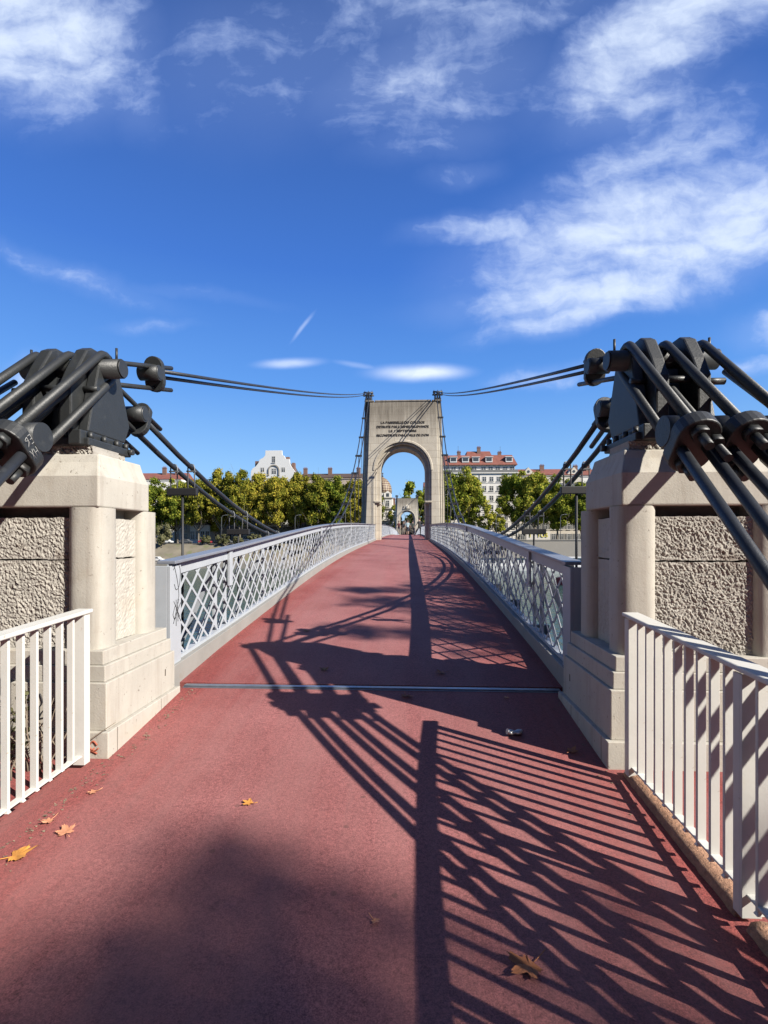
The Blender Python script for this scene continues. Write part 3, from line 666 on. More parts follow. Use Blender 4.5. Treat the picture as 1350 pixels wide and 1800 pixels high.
# white marker scrawl on the inner rim of the left socket
cen = Vector((-2.05, 3.07, 2.155)); bd = Vector((0, -1, -.95)).normalized(); bu = Vector((0, -.69, .724)).normalized()
def rimf(u, w): return tuple(cen + bd*(-.045 + u*1.0) + Vector((.1305, 0, 0)) + bu*(.085 - w*.55))
scribble('graffiti', [[(.02, .0), (.02, .10)], [(.02, .0), (.045, .0)], [(.02, .05), (.04, .05)], [(.02, .10), (.045, .10)],
                      [(.055, .0), (.055, .10)], [(.055, .0), (.08, .02), (.055, .05), (.08, .10)], [(.03, .15), (.03, .25)], [(.055, .15), (.055, .25)], [(.03, .2), (.055, .2)], [(.065, .14), (.09, .24)], [(.09, .14), (.07, .26)]], rimf, .0013, MAT['chalk'], sdl)
WIRE = MAT['cable']
side = {-1: 'left', 1: 'right'}
for s in (-1, 1):
    for k in range(3):
        axx, c0 = STAY[k]
        for j, dx in enumerate((-.068, .068)):
            bdv = Vector((s*axx, -1, -.95)).normalized()
            p0 = Vector((s*(c0[0]+dx), c0[1], c0[2] + (.0 if j else -.025)))
            pts = [p0 - bdv*.12, p0 + bdv*.8, p0 + bdv*3.1]
            mb = MB(); mb.tube(pts, .0315, 20); o = obj('backstay_cable', mb, WIRE, org=p0)
            tag(o, 'thick dark backstay cable slanting down from the %s saddle, %s from the walkway' % (side[s], ORD[k*2+j]), 'cable', 'backstay cables behind the near piers')
    for j, xx in enumerate((2.31, 2.53)):
        ys = frange(5.02, 36.5, .9)
        mb = MB(); mb.tube([(s*(xx+xof(y)), y, ccz(y)) for y in ys], .030, 14)
        tag(obj('suspension_cable', mb, WIRE, org=(s*xx, 5.08, ccz(5.08))), 'dark main cable sagging from the %s pier and rising to the tower, %s strand' % (side[s], ('inner', 'outer')[j]), 'cable', 'main suspension cables')
        mb = MB(); mb.tube([(s*(xx+.1), y, 3.6 + (11.85-3.6)*((y-83.25)/44.3)**2) for y in frange(38.95, 127.5, 3)], .035, 8)
        tag(obj('suspension_cable', mb, WIRE, org=(s*xx, 38.95, 11.75)), 'main cable of the middle span behind the tower, %s side, %s strand' % (side[s], ('inner', 'outer')[j]), 'cable', 'main suspension cables')
        x0 = s*(2.28 + .06*j); z0 = 3.37 - .055*j
        pts = []
        for t in frange(0, 1, .05): pts.append((x0 + (s*(2.40+.1*j)-x0)*t, 5.30 + (36.6-5.30)*t, z0 + (12.0 - .12*j - z0)*t - 0.9*t*(1-t)*(.9+.1*j)))
        mb = MB(); mb.tube(pts, .021, 12)
        tag(obj('stay_cable', mb, WIRE, org=(x0, 5.25, z0)), 'dark stay cable from the %s saddle straight to the tower top, %s strand' % (side[s], ('upper', 'lower')[j]), 'cable', 'stay cables to the tower top')
# hangers
for s in (-1, 1):
    X = lambda a: s*a
    for k in range(14):
        y = 6.28 + 2.12*k; z = ccz(y); XC_ = XC + xof(y)
        zb = z - .30
        e = empty('hanger', (s*XC_, y, dk(y)-.3), 'hanger rod with dark crossbeam below the %s main cable, %s from the stone pier' % (side[s], ORD[k]), 'hanger', 'hangers along the main cables')
        if k < 5:
            mb = MB(); mb.box(X(XC_-.19), X(XC_+.19), y-.035, y+.035, zb-.045, zb+.045); obj('crossbeam', mb, MAT['black'], e, bevel=.008)
            for xx in (2.31+xof(y), 2.53+xof(y)):
                mb = MB()
                for dx in (-.042, .042):
                    mb.tube([(X(xx)+dx, y, zb-.07), (X(xx)+dx, y, z+.005), (X(xx)+dx*.7, y, z+.035), (X(xx), y, z+.045)], .0085, 8)
                mb.box(X(xx)-.055, X(xx)+.055, y-.02, y+.02, z-.052, z-.036)
                obj('clamp', mb, MAT['galv'], e)
        else:
            mb = MB(); mb.box(X(XC_-.19), X(XC_+.19), y-.035, y+.035, z-.06, z+.05); obj('crossbeam', mb, MAT['black'], e)
        mb = MB(); zt = zb+.02 if k < 5 else z
        mb.tube([(X(XC_), y, dk(y)-.3), (X(XC_), y, zt)], .016, 8); obj('rod', mb, MAT['black'], e)

# ------------------------------------------------------------------ towers
def stone_tower_mat():
    m = bpy.data.materials.new('tower_limestone'); m.use_nodes = True; t = m.node_tree; p = t.nodes['Principled BSDF']; p.inputs['Roughness'].default_value = .9
    c = N(t, 'ShaderNodeTexCoord').outputs['Object']
    sp = N(t, 'ShaderNodeSeparateXYZ', ins={0: c})
    vec = N(t, 'ShaderNodeCombineXYZ', ins={0: M_(t, 'ADD', sp.outputs[0], sp.outputs[1]), 1: sp.outputs[2], 2: 0.0}).outputs[0]
    br = N(t, 'ShaderNodeTexBrick', ins={'Vector': vec, 'Scale': 1.0, 'Mortar Size': .012, 'Mortar Smooth': .4, 'Brick Width': 1.15, 'Row Height': .52, 'Color1': (.435, .395, .325, 1), 'Color2': (.375, .34, .28, 1), 'Mortar': (.22, .185, .14, 1), 'Bias': 0.0})
    n = N(t, 'ShaderNodeTexNoise', ins={'Vector': c, 'Scale': 1.4, 'Detail': 7.0, 'Roughness': .65}).outputs[0]
    # dark weathering: streaks running down from the top courses
    sv = N(t, 'ShaderNodeMapping', ins={'Vector': c, 'Scale': (3.2, 3.2, .35)})
    sn = N(t, 'ShaderNodeTexNoise', ins={'Vector': sv.outputs[0], 'Scale': 1.3, 'Detail': 6.0, 'Roughness': .6}).outputs[0]
    hz = N(t, 'ShaderNodeMapRange', ins={'Value': sp.outputs[2], 'From Min': 7.8, 'From Max': 10.6, 'To Min': -.55, 'To Max': .62}).outputs[0]
    w = M_(t, 'MULTIPLY', M_(t, 'ADD', hz, M_(t, 'MULTIPLY', M_(t, 'SUBTRACT', sn, .35), 1.6)), .85, clamp=True)
    a = N(t, 'ShaderNodeMix', data_type='RGBA', ins={'Factor': N(t, 'ShaderNodeMapRange', ins={'Value': n, 'From Min': .35, 'From Max': .7, 'To Max': .5}).outputs[0], 6: br.outputs[0], 7: (.27, .23, .18, 1)}).outputs[2]
    a = N(t, 'ShaderNodeMix', data_type='RGBA', ins={'Factor': w, 6: a, 7: (.105, .088, .068, 1)}).outputs[2]
    t.links.new(a, p.inputs['Base Color'])
    b = N(t, 'ShaderNodeBump', ins={'Strength': .4, 'Distance': .03, 'Height': n}); t.links.new(b.outputs[0], p.inputs['Normal'])
    return m
MAT['tower'] = stone_tower_mat()
def tower(y0, near):
    e = empty('stone_tower', (0, y0, 0), 'tall pale stone bridge tower with round arch and inscription above it' if near else 'second stone tower with crest above its arch, far across the river',
              'tower', 'stone towers of the suspension bridge')
    f = y0; dpt = 2.6; k = 1 if near else -1; m = MAT['tower']
    def ushape(hw, zc, r, xo, base=-1.2, top=11.25, n=28):
        pts = [(-xo(base), base), (-hw, base), (-hw, zc)]
        for q in range(1, n): a = math.pi - math.pi*q/n; pts.append((r*math.cos(a), zc + r*math.sin(a)))
        pts += [(hw, zc), (hw, base), (xo(base), base), (xo(2.6), 2.6), (xo(7.0), 7.0), (xo(top), top), (-xo(top), top), (-xo(7.0), 7.0), (-xo(2.6), 2.6)]
        return pts
    xo = lambda z: 3.02 - .29*max(0, min(1, (z-2.6)/8.2))**.9
    mb = MB()
    mb.prism(ushape(1.62, 6.42, 1.62, lambda z: xo(z)+.02), 'y', f+.42, f+dpt-.42)
    obj('wall', mb, m, e)
    mb = MB(); mb.prism(ushape(1.86, 6.42, 1.86, lambda z: xo(z)-.20), 'y', f+.10, f+.419); mb.prism(ushape(1.86, 6.42, 1.86, lambda z: xo(z)-.20), 'y', f+dpt-.419, f+dpt-.10); obj('wall', mb, m, e, bevel=.03)
    mb = MB(); mb.prism(ushape(2.02, 6.42, 2.02, lambda z: xo(z)-.36), 'y', f, f+.099); mb.prism(ushape(2.02, 6.42, 2.02, lambda z: xo(z)-.36), 'y', f+dpt-.099, f+dpt); obj('wall_face', mb, m, e, bevel=.03)
    # moulding round the arch
    mb = MB(); vs = []; nq = 36
    for q in range(nq+1):
        a = math.pi - math.pi*q/nq
        for (r, yy_) in ((2.0, f-.0), (2.0, f-.045), (2.11, f-.045), (2.15, f-.0)): vs.append((r*math.cos(a), yy_, 6.42 + r*math.sin(a)))
    mb.add(vs, [(i*4+j, i*4+(j+1) % 4, (i+1)*4+(j+1) % 4, (i+1)*4+j) for i in range(nq) for j in range(4)] + [(0, 1, 2, 3), tuple(nq*4+j for j in (3, 2, 1, 0))]); obj('arch_moulding', mb, m, e)
    for sg in (-1, 1): mb = MB(); mb.box(sg*1.58, sg*2.06, f-.04, f+.6, 4.10, 4.22); mb.box(sg*1.58, sg*1.9, f+.1, f+dpt-.1, 3.98, 4.099); obj('impost', mb, m, e, bevel=.02)
    mb = MB(); mb.box(-2.62, 2.62, f+.06, f+dpt-.06, 11.251, 11.31); mb.box(-2.0, 2.0, f+.02, f+dpt-.02, 11.311, 11.42)
    for sg in (-1, 1): mb.box(sg*2.05, sg*2.74, f-.02, f+dpt+.02, 11.312, 11.40)
    obj('coping', mb, m, e, bevel=.02)
    # water pier below the shaft
    mb = MB(); mb.prism([(-4.2, -9), (-3.7, .2), (-3.3, .75), (3.3, .75), (3.7, .2), (4.2, -9)], 'y', f-.7, f+dpt+.7)
    mb.prism([(-5.2, -9), (-4.6, -1.2), (4.6, -1.2), (5.2, -9)], 'y', f-.3, f+dpt+.3)
    obj('foundation', mb, m, e, bevel=.05)
    for sg in (-1, 1):
        mb = MB(); yc = f+1.2
        mb.box(sg*2.28, sg*2.72, yc-1.1, yc+1.1, 11.41, 11.56)
        for xx in (2.33, 2.5, 2.67): mb.prism([(yc-.9, 11.56), (yc-.75, 11.85), (yc-.2, 12.08), (yc+.2, 12.08), (yc+.75, 11.85), (yc+.9, 11.56)], 'x', sg*(xx-.035), sg*(xx+.035))
        for (yy_, zz) in ((yc-1.15, 11.78), (yc-.62, 12.12), (yc+.3, 12.16)): mb.cyl((sg*2.16, yy_, zz), (sg*2.86, yy_, zz), .06, n=10)
        for xx in (2.2, 2.45, 2.6, 2.8): mb.cyl((sg*xx, yc-1.2, 11.86), (sg*xx, yc-.3, 12.14), .045, n=8)
        for xx in (2.24, 2.5, 2.76): mb.box(sg*xx-.05, sg*xx+.05, yc-1.24, yc-1.1, 11.70, 11.90); mb.cyl((sg*xx, yc-.62, 12.1), (sg*xx, yc-.62, 12.25), .03, n=6)
        obj('saddle_casting', mb, MAT['iron'], e)
    return e
tw = tower(36.5, True)
tw2 = tower(127.4, False)
for c in kids(tw2):
    if c.name.startswith('foundation'): pass
def text_mesh(name, body, size, extr, mat, parent, loc, rot=(R(90), 0, 0), width=None, org=None):
    cu = bpy.data.curves.new('t', 'FONT'); cu.body = body; cu.size = size; cu.extrude = extr; cu.align_x = 'CENTER'; cu.align_y = 'CENTER'; cu.offset = .0
    o = bpy.data.objects.new('t', cu); COL.objects.link(o); bpy.context.view_layer.update()
    me = bpy.data.meshes.new_from_object(o.evaluated_get(bpy.context.evaluated_depsgraph_get())); bpy.data.objects.remove(o)
    me.materials.clear(); me.materials.append(mat)
    n = bpy.data.objects.new(name, me); COL.objects.link(n); n.parent = parent; me.name = name
    n.location = Vector(loc) - (ORG[parent.name] if parent else Vector()); n.rotation_euler = rot
    if width:
        w = max(v.co.x for v in me.vertices) - min(v.co.x for v in me.vertices)
        for v in me.vertices: v.co.x *= width/w
    return n
MAT['bronze'] = pmat('dark_bronze', (.085, .07, .05), .5, .3)
for (tx, w, z) in (('LA PASSERELLE DU COLLEGE', 3.1, 9.80), ('DETRUITE PAR L ARMEE ALLEMANDE', 3.7, 9.50), ('LE 1 SEPTEMBRE', 1.95, 9.20), ('RECONSTRUITE PAR LA VILLE DE LYON', 3.7, 8.89)):
    text_mesh('inscription', tx, .23, .014, MAT['bronze'], tw, (0, 36.5-.016, z), width=w)
# crest on the far tower
mb = MB(); mb.lathe([(.55, 0), (.6, .12), (.45, .25), (.2, .32)], (0, 0, 0), 20)
o = obj('crest', mb, MAT['tower'], tw2, org=(0, 0, 0)); o.location = (0, 0, 9.2); o.rotation_euler = (R(90), 0, 0)
mb = MB(); mb.box(-.95, .95, 127.2, 127.41, 8.72, 8.95); mb.box(-.8, -.5, 127.2, 127.41, 8.95, 9.5); mb.box(.5, .8, 127.2, 127.41, 8.95, 9.5); obj('crest_ledge', mb, MAT['tower'], tw2, bevel=.05)
# ------------------------------------------------------------------ trees
def leaf_cloud(seed, centers, n, size, fill=.55, droop=.0):
    """many small leaf clumps spread through the blobs: returns verts, faces as numpy"""
    g = np.random.default_rng(seed); C_ = np.array([c[:3] for c in centers]); Rr = np.array([c[3] for c in centers])
    w = Rr**2; idx = g.choice(len(centers), n, p=w/w.sum())
    d = g.normal(size=(n, 3)); d /= np.linalg.norm(d, axis=1)[:, None]
    rad = Rr[idx]*(fill + (1-fill)*g.random(n)**.6)*(1 + .22*g.normal(size=n))
    p = C_[idx] + d*rad[:, None]*np.array([1, 1, .85])
    nrm = d + g.normal(size=(n, 3))*.55; nrm /= np.linalg.norm(nrm, axis=1)[:, None]
    t = np.cross(nrm, g.normal(size=(n, 3))); t /= np.linalg.norm(t, axis=1)[:, None]; b = np.cross(nrm, t)
    s_ = size*(.55 + .9*g.random(n))[:, None]; s2 = s_*(.5 + .35*g.random(n))[:, None]
    V = np.empty((n, 5, 3)); V[:, 0] = p - t*s_*.5; V[:, 1] = p - b*s2*.55 + t*s_*.05; V[:, 2] = p + t*s_*.55 - b*s2*.1; V[:, 3] = p + b*s2*.5 + t*s_*.15; V[:, 4] = p + b*s2*.25 - t*s_*.35
    return V.reshape(-1, 3), n
def cloud_mesh(name, V, n, mat):
    me = bpy.data.meshes.new(name); k = 5
    me.vertices.add(n*k); me.vertices.foreach_set('co', V.astype(np.float32).ravel())
    me.loops.add(n*k); me.loops.foreach_set('vertex_index', np.arange(n*k, dtype=np.int32))
    me.polygons.add(n); me.polygons.foreach_set('loop_start', np.arange(0, n*k, k, dtype=np.int32))
    me.update(calc_edges=True); me.materials.append(mat); return me
def tree_meshes(seed, H, CR, trunk, nblob, n, size, mat, leanish=.0, low=.30, tr=.32, shape='plane'):
    r = random.Random(seed); mb = MB(); blobs = []
    # trunk and limbs
    def limb(p, d, L, rad, depth):
        pts = [p]; rr = [rad]; q = p.copy(); dd = d.copy()
        for i in range(4):
            dd = (dd + Vector((r.uniform(-.22, .22), r.uniform(-.22, .22), r.uniform(-.02, .18)))).normalized(); q = q + dd*L/4
            pts.append(q.copy()); rr.append(rad*(1 - .17*(i+1)))
        mb.tube(pts, rr, 7 if depth < 2 else 5, False)
        if depth >= 2: return
        for k in range(3 if depth else r.choice((4, 5))):
            t = r.uniform(.5, 1.0); j = min(int(t*4), 3); bp = pts[j].lerp(pts[j+1], t*4-j)
            a = r.uniform(0, 6.28); nd = (dd*.55 + Vector((math.cos(a), math.sin(a), r.uniform(.15, .7)))*.75).normalized()
            limb(bp, nd, L*r.uniform(.5, .72), rr[j]*.58, depth+1)
    tt = [Vector((0, 0, -.3))]; rr = [tr*1.25]
    for i in range(5): tt.append(Vector((r.uniform(-.12, .12)*i*.4, r.uniform(-.12, .12)*i*.4, trunk*(i+1)/5))); rr.append(tr*(1-.07*i))
    mb.tube(tt, rr, 10, False)
    for k in range(5):
        a = k*1.256 + r.uniform(-.4, .4); limb(tt[-1 if k % 2 else -2].copy(), Vector((math.cos(a)*.75, math.sin(a)*.75, r.uniform(.5, 1.1))).normalized(), (H-trunk)*r.uniform(.36, .5), tr*.55, 1)
    limb(tt[-1].copy(), Vector((0, 0, 1)), (H-trunk)*.7, tr*.6, 1)
    z0 = H*low; zc = (z0+H)/2; hz = (H-z0)/2
    for k in range(nblob):
        for _ in range(50):
            x, y, z = (r.uniform(-1, 1) for _ in range(3)); q = x*x + y*y + z*z
            if .22 < q < 1: break
        lump = 1 + .22*mnoise.noise(Vector((x*1.7, y*1.7, z*1.7 + seed)))
        wf = (1.0 - .25*z) if z > 0 else 1.0
        br = CR*r.uniform(.13, .30)
        blobs.append((x*(CR-br*.6)*lump*wf, y*(CR-br*.6)*lump*wf, zc + z*(hz-br*.6)*lump, br))
    V, n = leaf_cloud(seed, blobs, n, size)
    return mesh_of(mb, 'trunk', (0, 0, 0), False), cloud_mesh('crown', V, n, mat)
def tree_obj(name, meshes, loc, rz, sc, label, cat='tree', group=None):
    e = empty(name, loc, label, cat, group); e.rotation_euler = (0, 0, rz); e.scale = sc if isinstance(sc, tuple) else (sc, sc, sc)
    tm, cm = meshes
    if not tm.materials: tm.materials.append(MAT['bark'])
    for nm, me in (('trunk', tm), ('crown', cm)):
        o = bpy.data.objects.new(nm, me); COL.objects.link(o); o.parent = e
    return e
TG = 'plane trees along the far quay'
TM = [tree_meshes(100+i, 22.5, 6.2, 4.8, 84, 21000, .50, MAT['plane'], low=.22) for i in range(4)]
TMg = [tree_meshes(200+i, 22.5, 6.5, 5.4, 78, 20000, .52, MAT['planeg'], low=.21) for i in range(4)]
left = [(-94, 20.5), (-86, 21.2), (-78.3, 21.6), (-70.6, 21.6), (-63, 23.9), (-56, 24.2), (-49.4, 22.4), (-43, 22.2), (-36.5, 22.9), (-30, 22.2), (-23.6, 22.2), (-17.5, 21.4)]
r_ = random.Random(5)
for i, (x, h) in enumerate(left):
    m = TM[(i*3+1) % 4] if i not in (0, 1, 2, 10) else TMg[i % 4]
    tree_obj('plane_tree', m, (x, 170 + r_.uniform(-1.5, 1.5), -.35), r_.uniform(0, 6), (r_.uniform(.86, 1.0), r_.uniform(.9, 1), (h+1.6)/22.5*r_.uniform(.97, 1.0)),
             'yellow green plane tree left of the tower, %s in the front row' % ORD[i], 'tree', TG)
for i, (x, h) in enumerate([(-82, 19.5), (-66.5, 19), (-52, 20), (-39.5, 20.5), (-26.5, 20.4), (-14, 20)]):
    tree_obj('plane_tree', TMg[i % 4], (x, 177.5, -.35), r_.uniform(0, 6), (1, 1, (h+1.6)/22.5), 'green plane tree in the back row left of the tower, %s along' % ORD[i], 'tree', TG)
right = [(13.6, 23.4, .92, 0), (19.4, 24.0, 1.0, 1), (36.0, 23.4, .95, 2), (41.6, 22.6, 1.0, 3), (49.0, 21.2, 1.05, 1), (57, 19.6, 1.05, 0), (66, 19.5, 1.0, 2), (75, 20, 1.0, 3)]
for i, (x, h, w, k) in enumerate(right):
    tree_obj('plane_tree', TMg[k], (x, 169 + (i % 3)*.9, -.35), i*1.3, (w, w, (h+1.5)/22.5), 'green plane tree on the far quay right of the tower, %s from the tower' % ORD[i], 'tree', TG)
small = tree_meshes(301, 12.5, 3.4, 3.0, 22, 4200, .5, MAT['planeg'], low=.22, tr=.2)
for i, (x, y, sc) in enumerate([(25.6, 166.5, .98), (29.5, 167, .9), (1.8, 165, 1.55), (6.0, 167.5, 1.45), (-4.2, 172, 1.0)]):
    tree_obj('young_tree', small, (x, y, -.35), i*2.1, sc, ['small dark tree low in the gap left of the white apartment entrance', 'small dark tree beside the gap between two large planes on the right',
             'tall dark tree showing above the far tower through the arch', 'tree just right of the far tower seen through the arch', 'small tree left of the far tower seen through the arch'][i], 'tree', 'young trees on the far quay')
# round olive bushes on the bank
bm_ = tree_meshes(401, 7.4, 3.3, 1.2, 26, 5200, .42, MAT['olive'], low=.12, tr=.15)
bs_ = tree_meshes(402, 3.4, 2.3, .4, 18, 2600, .36, MAT['olive'], low=.05, tr=.08)
tree_obj('bush', bm_, (-77.0, 157.5, -1.9), .4, (1.0, 1.0, 1.25), 'round olive coloured bush on the far river bank beside the left pier', 'bush', 'bushes on the far bank')
for i, (x, y, z, sc) in enumerate([(-58, 159, -.8, 1.1), (-53, 158.5, -1.1, 1.0), (-48, 159, -.9, 1.15), (-43, 159.5, -.7, 1.0), (-33, 160, -.6, .9), (-27, 159, -.9, 1.3), (-64, 160, -.5, .9), (-20, 160, -.5, .9)]):
    tree_obj('bush', bs_, (x, y, z), i*1.7, sc, 'low grey green bush on top of the far bank, %s from the left' % ORD[i], 'bush', 'bushes on the far bank')

# ------------------------------------------------------------------ buildings across the river
def wallmat(name, col, v=.03): return pmat(name, col, .9, 0, v, .25, 0, 1, spots=[(tuple(c*.8 for c in col), .6, .6, .12, .5)])
MAT['w_white'] = wallmat('white_render', (.88, .84, .76)); MAT['w_cream'] = wallmat('cream_render', (.72, .65, .54)); MAT['w_pure'] = wallmat('bright_white_render', (.74, .74, .72), .01)
MAT['w_grey'] = wallmat('grey_stone_wall', (.34, .31, .26)); MAT['w_pink'] = wallmat('pinkish_render', (.52, .42, .35))
MAT['tile'] = pmat('red_roof_tiles', (.30, .10, .07), .85, 0, .16, .8, 0, 1); MAT['tileb'] = pmat('brown_roof_tiles', (.115, .07, .05), .85, 0, .15, .8)
MAT['slate'] = pmat('grey_slate', (.10, .105, .115), .7, 0, .1, 1); MAT['brick'] = pmat('chimney_brick', (.26, .15, .115), .9, 0, .15, 2)
MAT['frame'] = pmat('window_frame', (.8, .78, .72), .6); MAT['shut'] = pmat('grey_shutter', (.22, .22, .21), .7); MAT['glassw'] = pmat('window_glass', (.06, .065, .07), .12, 0, .2, .7)
def win_mesh(w, h, shutters=False, sill=True, frame=True, arch=False):
    mb = MB(); mb.cur = 1
    if arch:
        pts = [(-w/2, 0), (w/2, 0), (w/2, h-w/2)] + [(w/2*math.cos(a), h-w/2+w/2*math.sin(a)) for a in [math.pi*q/8 for q in range(1, 8)]] + [(-w/2, h-w/2)]
        mb.prism(pts, 'y', -.04, .1)
    else: mb.box(-w/2, w/2, -.03, .1, 0, h)
    mb.cur = 0
    if frame and not arch:
        mb.box(-.05, .05, -.07, -.031, .02, h); mb.box(-w/2, w/2, -.07, -.031, h*.62, h*.62+.08)
        for sg in (-1, 1): mb.box(sg*(w/2-.1), sg*(w/2), -.08, -.032, 0, h)
        mb.box(-w/2, w/2, -.082, -.033, h-.1, h)
    if sill: mb.box(-w/2-.15, w/2+.15, -.28, .05, -.16, -.001)
    if shutters:
        mb.cur = 2
        for sg in (-1, 1): mb.box(sg*(w/2+.02), sg*(w/2+.62), -.10, -.001, 0, h)
    me = mesh_of(mb, 'window', (0, 0, 0)); 
    for m in (MAT['frame'], MAT['glassw'], MAT['shut']): me.materials.append(m)
    return me
W1 = win_mesh(1.25, 2.1); W2 = win_mesh(1.2, 1.7, False); W3 = win_mesh(1.25, 2.1, True); WS = win_mesh(.9, 1.1, False, False); WA = win_mesh(1.6, 2.6, arch=True, sill=False); WT = win_mesh(1.5, 2.9)
def put_win(b, me, x, y, z, rz=0, sx=1, sz=1):
    o = bpy.data.objects.new('window', me); COL.objects.link(o); o.parent = b; o.location = Vector((x, y, z)) - ORG[b.name]; o.rotation_euler = (0, 0, rz); o.scale = (sx, 1, sz); return o
def gable(mb, x0, x1, y0, y1, z0, z1, over=.4):   # pitched roof, ridge along x
    ym = (y0+y1)/2
    mb.prism([(y0-over, z0), (y1+over, z0), (y1+over, z0+.25), (ym+.2, z1), (ym-.2, z1), (y0-over, z0+.25)], 'x', x0, x1)
def chimney(b, x, y, z0, z1, w=1.4, d=.8, pots=3):
    mb = MB(); mb.box(x-w/2, x+w/2, y-d/2, y+d/2, z0, z1); mb.box(x-w/2-.12, x+w/2+.12, y-d/2-.1, y+d/2+.1, z1+.001, z1+.16)
    o = obj('chimney', mb, MAT['brick'], b); mb = MB()
    for i in range(pots): px = x - w/2 + w*(i+.5)/pots; mb.cyl((px, y, z1+.161), (px, y, z1+.65), .15, .12, 8)
    obj('chimney_pots', mb, MAT['tile'], o)
BG = 'buildings along the far quay'
# 1. white apartment block with red mansard (right of tower)
b = empty('apartment_building', (27, 188, -.35), 'tall white apartment block with red mansard roof and dormers right of the tower', 'building', BG)
x0, x1, yf = 12.5, 40.2, 188.0
mb = MB(); mb.box(x0, x1, yf, yf+16, -.4, 25.3); mb.box(x0+.6, x1-.9, yf+2.2, yf+15, 25.301, 28.3); obj('wall', mb, MAT['w_white'], b)
mb = MB()
for z in (3.9, 7.4, 10.9, 14.4, 17.9, 21.4): mb.box(x0, x1, yf-.12, yf-.001, z, z+.22)
mb.box(x0-.2, x1+.2, yf-.5, yf-.001, 24.95, 25.25); obj('string_course', mb, MAT['w_white'], b)
mb = MB(); mb.box(x0+.1, x1-.1, yf-.30, yf-.22, 25.3, 26.25); mb.box(x1-.15, x1-.1, yf-.2, yf+2, 25.3, 26.25); obj('balcony_rail', mb, MAT['shut'], b)
mb = MB(); mb.hexa([(x0-.2, yf+1.2, 28.3), (x1+.1, yf+1.2, 28.3), (x1+.1, yf+15.4, 28.3), (x0-.2, yf+15.4, 28.3), (x0+.8, yf+4.2, 32.3), (x1-1.4, yf+4.2, 32.3), (x1-1.4, yf+13, 32.3), (x0+.8, yf+13, 32.3)])
mb.hexa([(22.0, yf+4.3, 32.301), (31.3, yf+4.3, 32.301), (31.3, yf+12, 32.301), (22.0, yf+12, 32.301), (22.4, yf+6, 34.0), (30.9, yf+6, 34.0), (30.9, yf+11, 34.0), (22.4, yf+11, 34.0)])
rf = obj('roof', mb, MAT['tile'], b)
for x in (17.0, 21.4, 25.2, 30.0, 37.3):
    mb = MB(); mb.box(x-1.25, x+1.25, yf+1.7, yf+4.5, 29.3, 31.15); mb.box(x-1.5, x+1.5, yf+1.45, yf+4.5, 31.151, 31.36)
    mb.cur = 1; mb.box(x-.95, x+.95, yf+1.64, yf+1.699, 29.75, 30.85); obj('dormer', mb, [MAT['w_pure'], MAT['glassw']], b)
for (x, z) in ((19.3, 33.6), (26.7, 35.2), (34.4, 33.3)): chimney(b, x, yf+5.4, 31.4, z, 1.3)
mb = MB(); mb.cyl((19.0, yf+5, 33), (19.0, yf+5, 35.9), .05, n=5); mb.cyl((34.6, yf+5, 33), (34.6, yf+5, 35.6), .05, n=5); obj('antenna', mb, MAT['iron'], b)
mb = MB(); mb.cyl((26.3, yf-.15, 0), (26.3, yf-.15, 24.8), .09, n=8); obj('downpipe', mb, MAT['shut'], b)
wx = [14.2, 17.0, 19.6, 22.2, 24.6, 28.0, 30.6, 33.2, 35.9, 38.5]
for j, z in enumerate((4.9, 8.3, 11.8, 15.2, 18.7, 22.1)):
    for x in wx: put_win(b, W1 if j < 2 else W2, x, yf, z, 0, 1.0 if j < 2 else 1.25)
for x in wx: put_win(b, W1, x, yf+2.2, 25.6, 0, 1.5, .95)
for x in wx[::2]: put_win(b, WT, x, yf, .2)
# 2. cream range with red roof and small gables, far right
def block(x0, x1, z1, ridge, wm, rm, label, floors, ws, wme=W1, gables=(), chs=(), yf=188.0, dep=13, blab='town_house', dz0=.9):
    b = empty(blab, ((x0+x1)/2, yf, -.35), label, 'building', BG)
    mb = MB(); mb.box(x0, x1, yf, yf+dep, -.4, z1); obj('wall', mb, wm, b)
    mb = MB(); mb.box(x0, x1, yf-.25, yf-.001, z1-.4, z1-.05); mb.box(x0, x1, yf-.15, yf-.001, 4.4, 4.65); obj('cornice', mb, wm, b)
    mb = MB(); gable(mb, x0, x1, yf, yf+dep, z1, ridge); obj('roof', mb, rm, b)
    for gx in gables:
        mb = MB(); mb.prism([(gx-2.2, z1+.02), (gx+2.2, z1+.02), (gx+2.2, z1+.5), (gx, z1+2.9), (gx-2.2, z1+.5)], 'y', yf-.3, yf+4)
        mb.cur = 1; mb.cyl((gx, yf-.36, z1+1.3), (gx, yf-.301, z1+1.3), .5, n=14); obj('gable', mb, [wm, MAT['glassw']], b)
    for (cx, cz) in chs: chimney(b, cx, yf+4.5, z1+.6, cz, 1.5)
    n = max(1, int((x1-x0)/ws))
    for f_ in range(floors):
        z = dz0 + (z1-1.2-dz0)/floors*f_
        for i in range(n):
            if floors*n <= 100 or (i+f_) % 1 == 0: put_win(b, wme, x0 + (x1-x0)*(i+.5)/n, yf, z)
    return b
block(40.3, 62.5, 24.2, 27.2, MAT['w_cream'], MAT['tile'], 'cream building with red roof and two small gables, right of the apartment block', 6, 2.6, W3, (43.8, 60.0), ((49.8, 28.2), (62.0, 28.0)))
block(62.6, 92, 24.0, 27.0, MAT['w_white'], MAT['tile'], 'pale quay building with red tiled roof partly hidden by the right pier', 6, 2.9, W1, (), ((66.5, 28.6), (78, 28)))
block(92.1, 150, 23.0, 26.0, MAT['w_white'], MAT['tile'], 'pale long quay building at the far right beyond the right pier', 6, 3.7, W1, (97,), ((110, 27), (128, 27)))
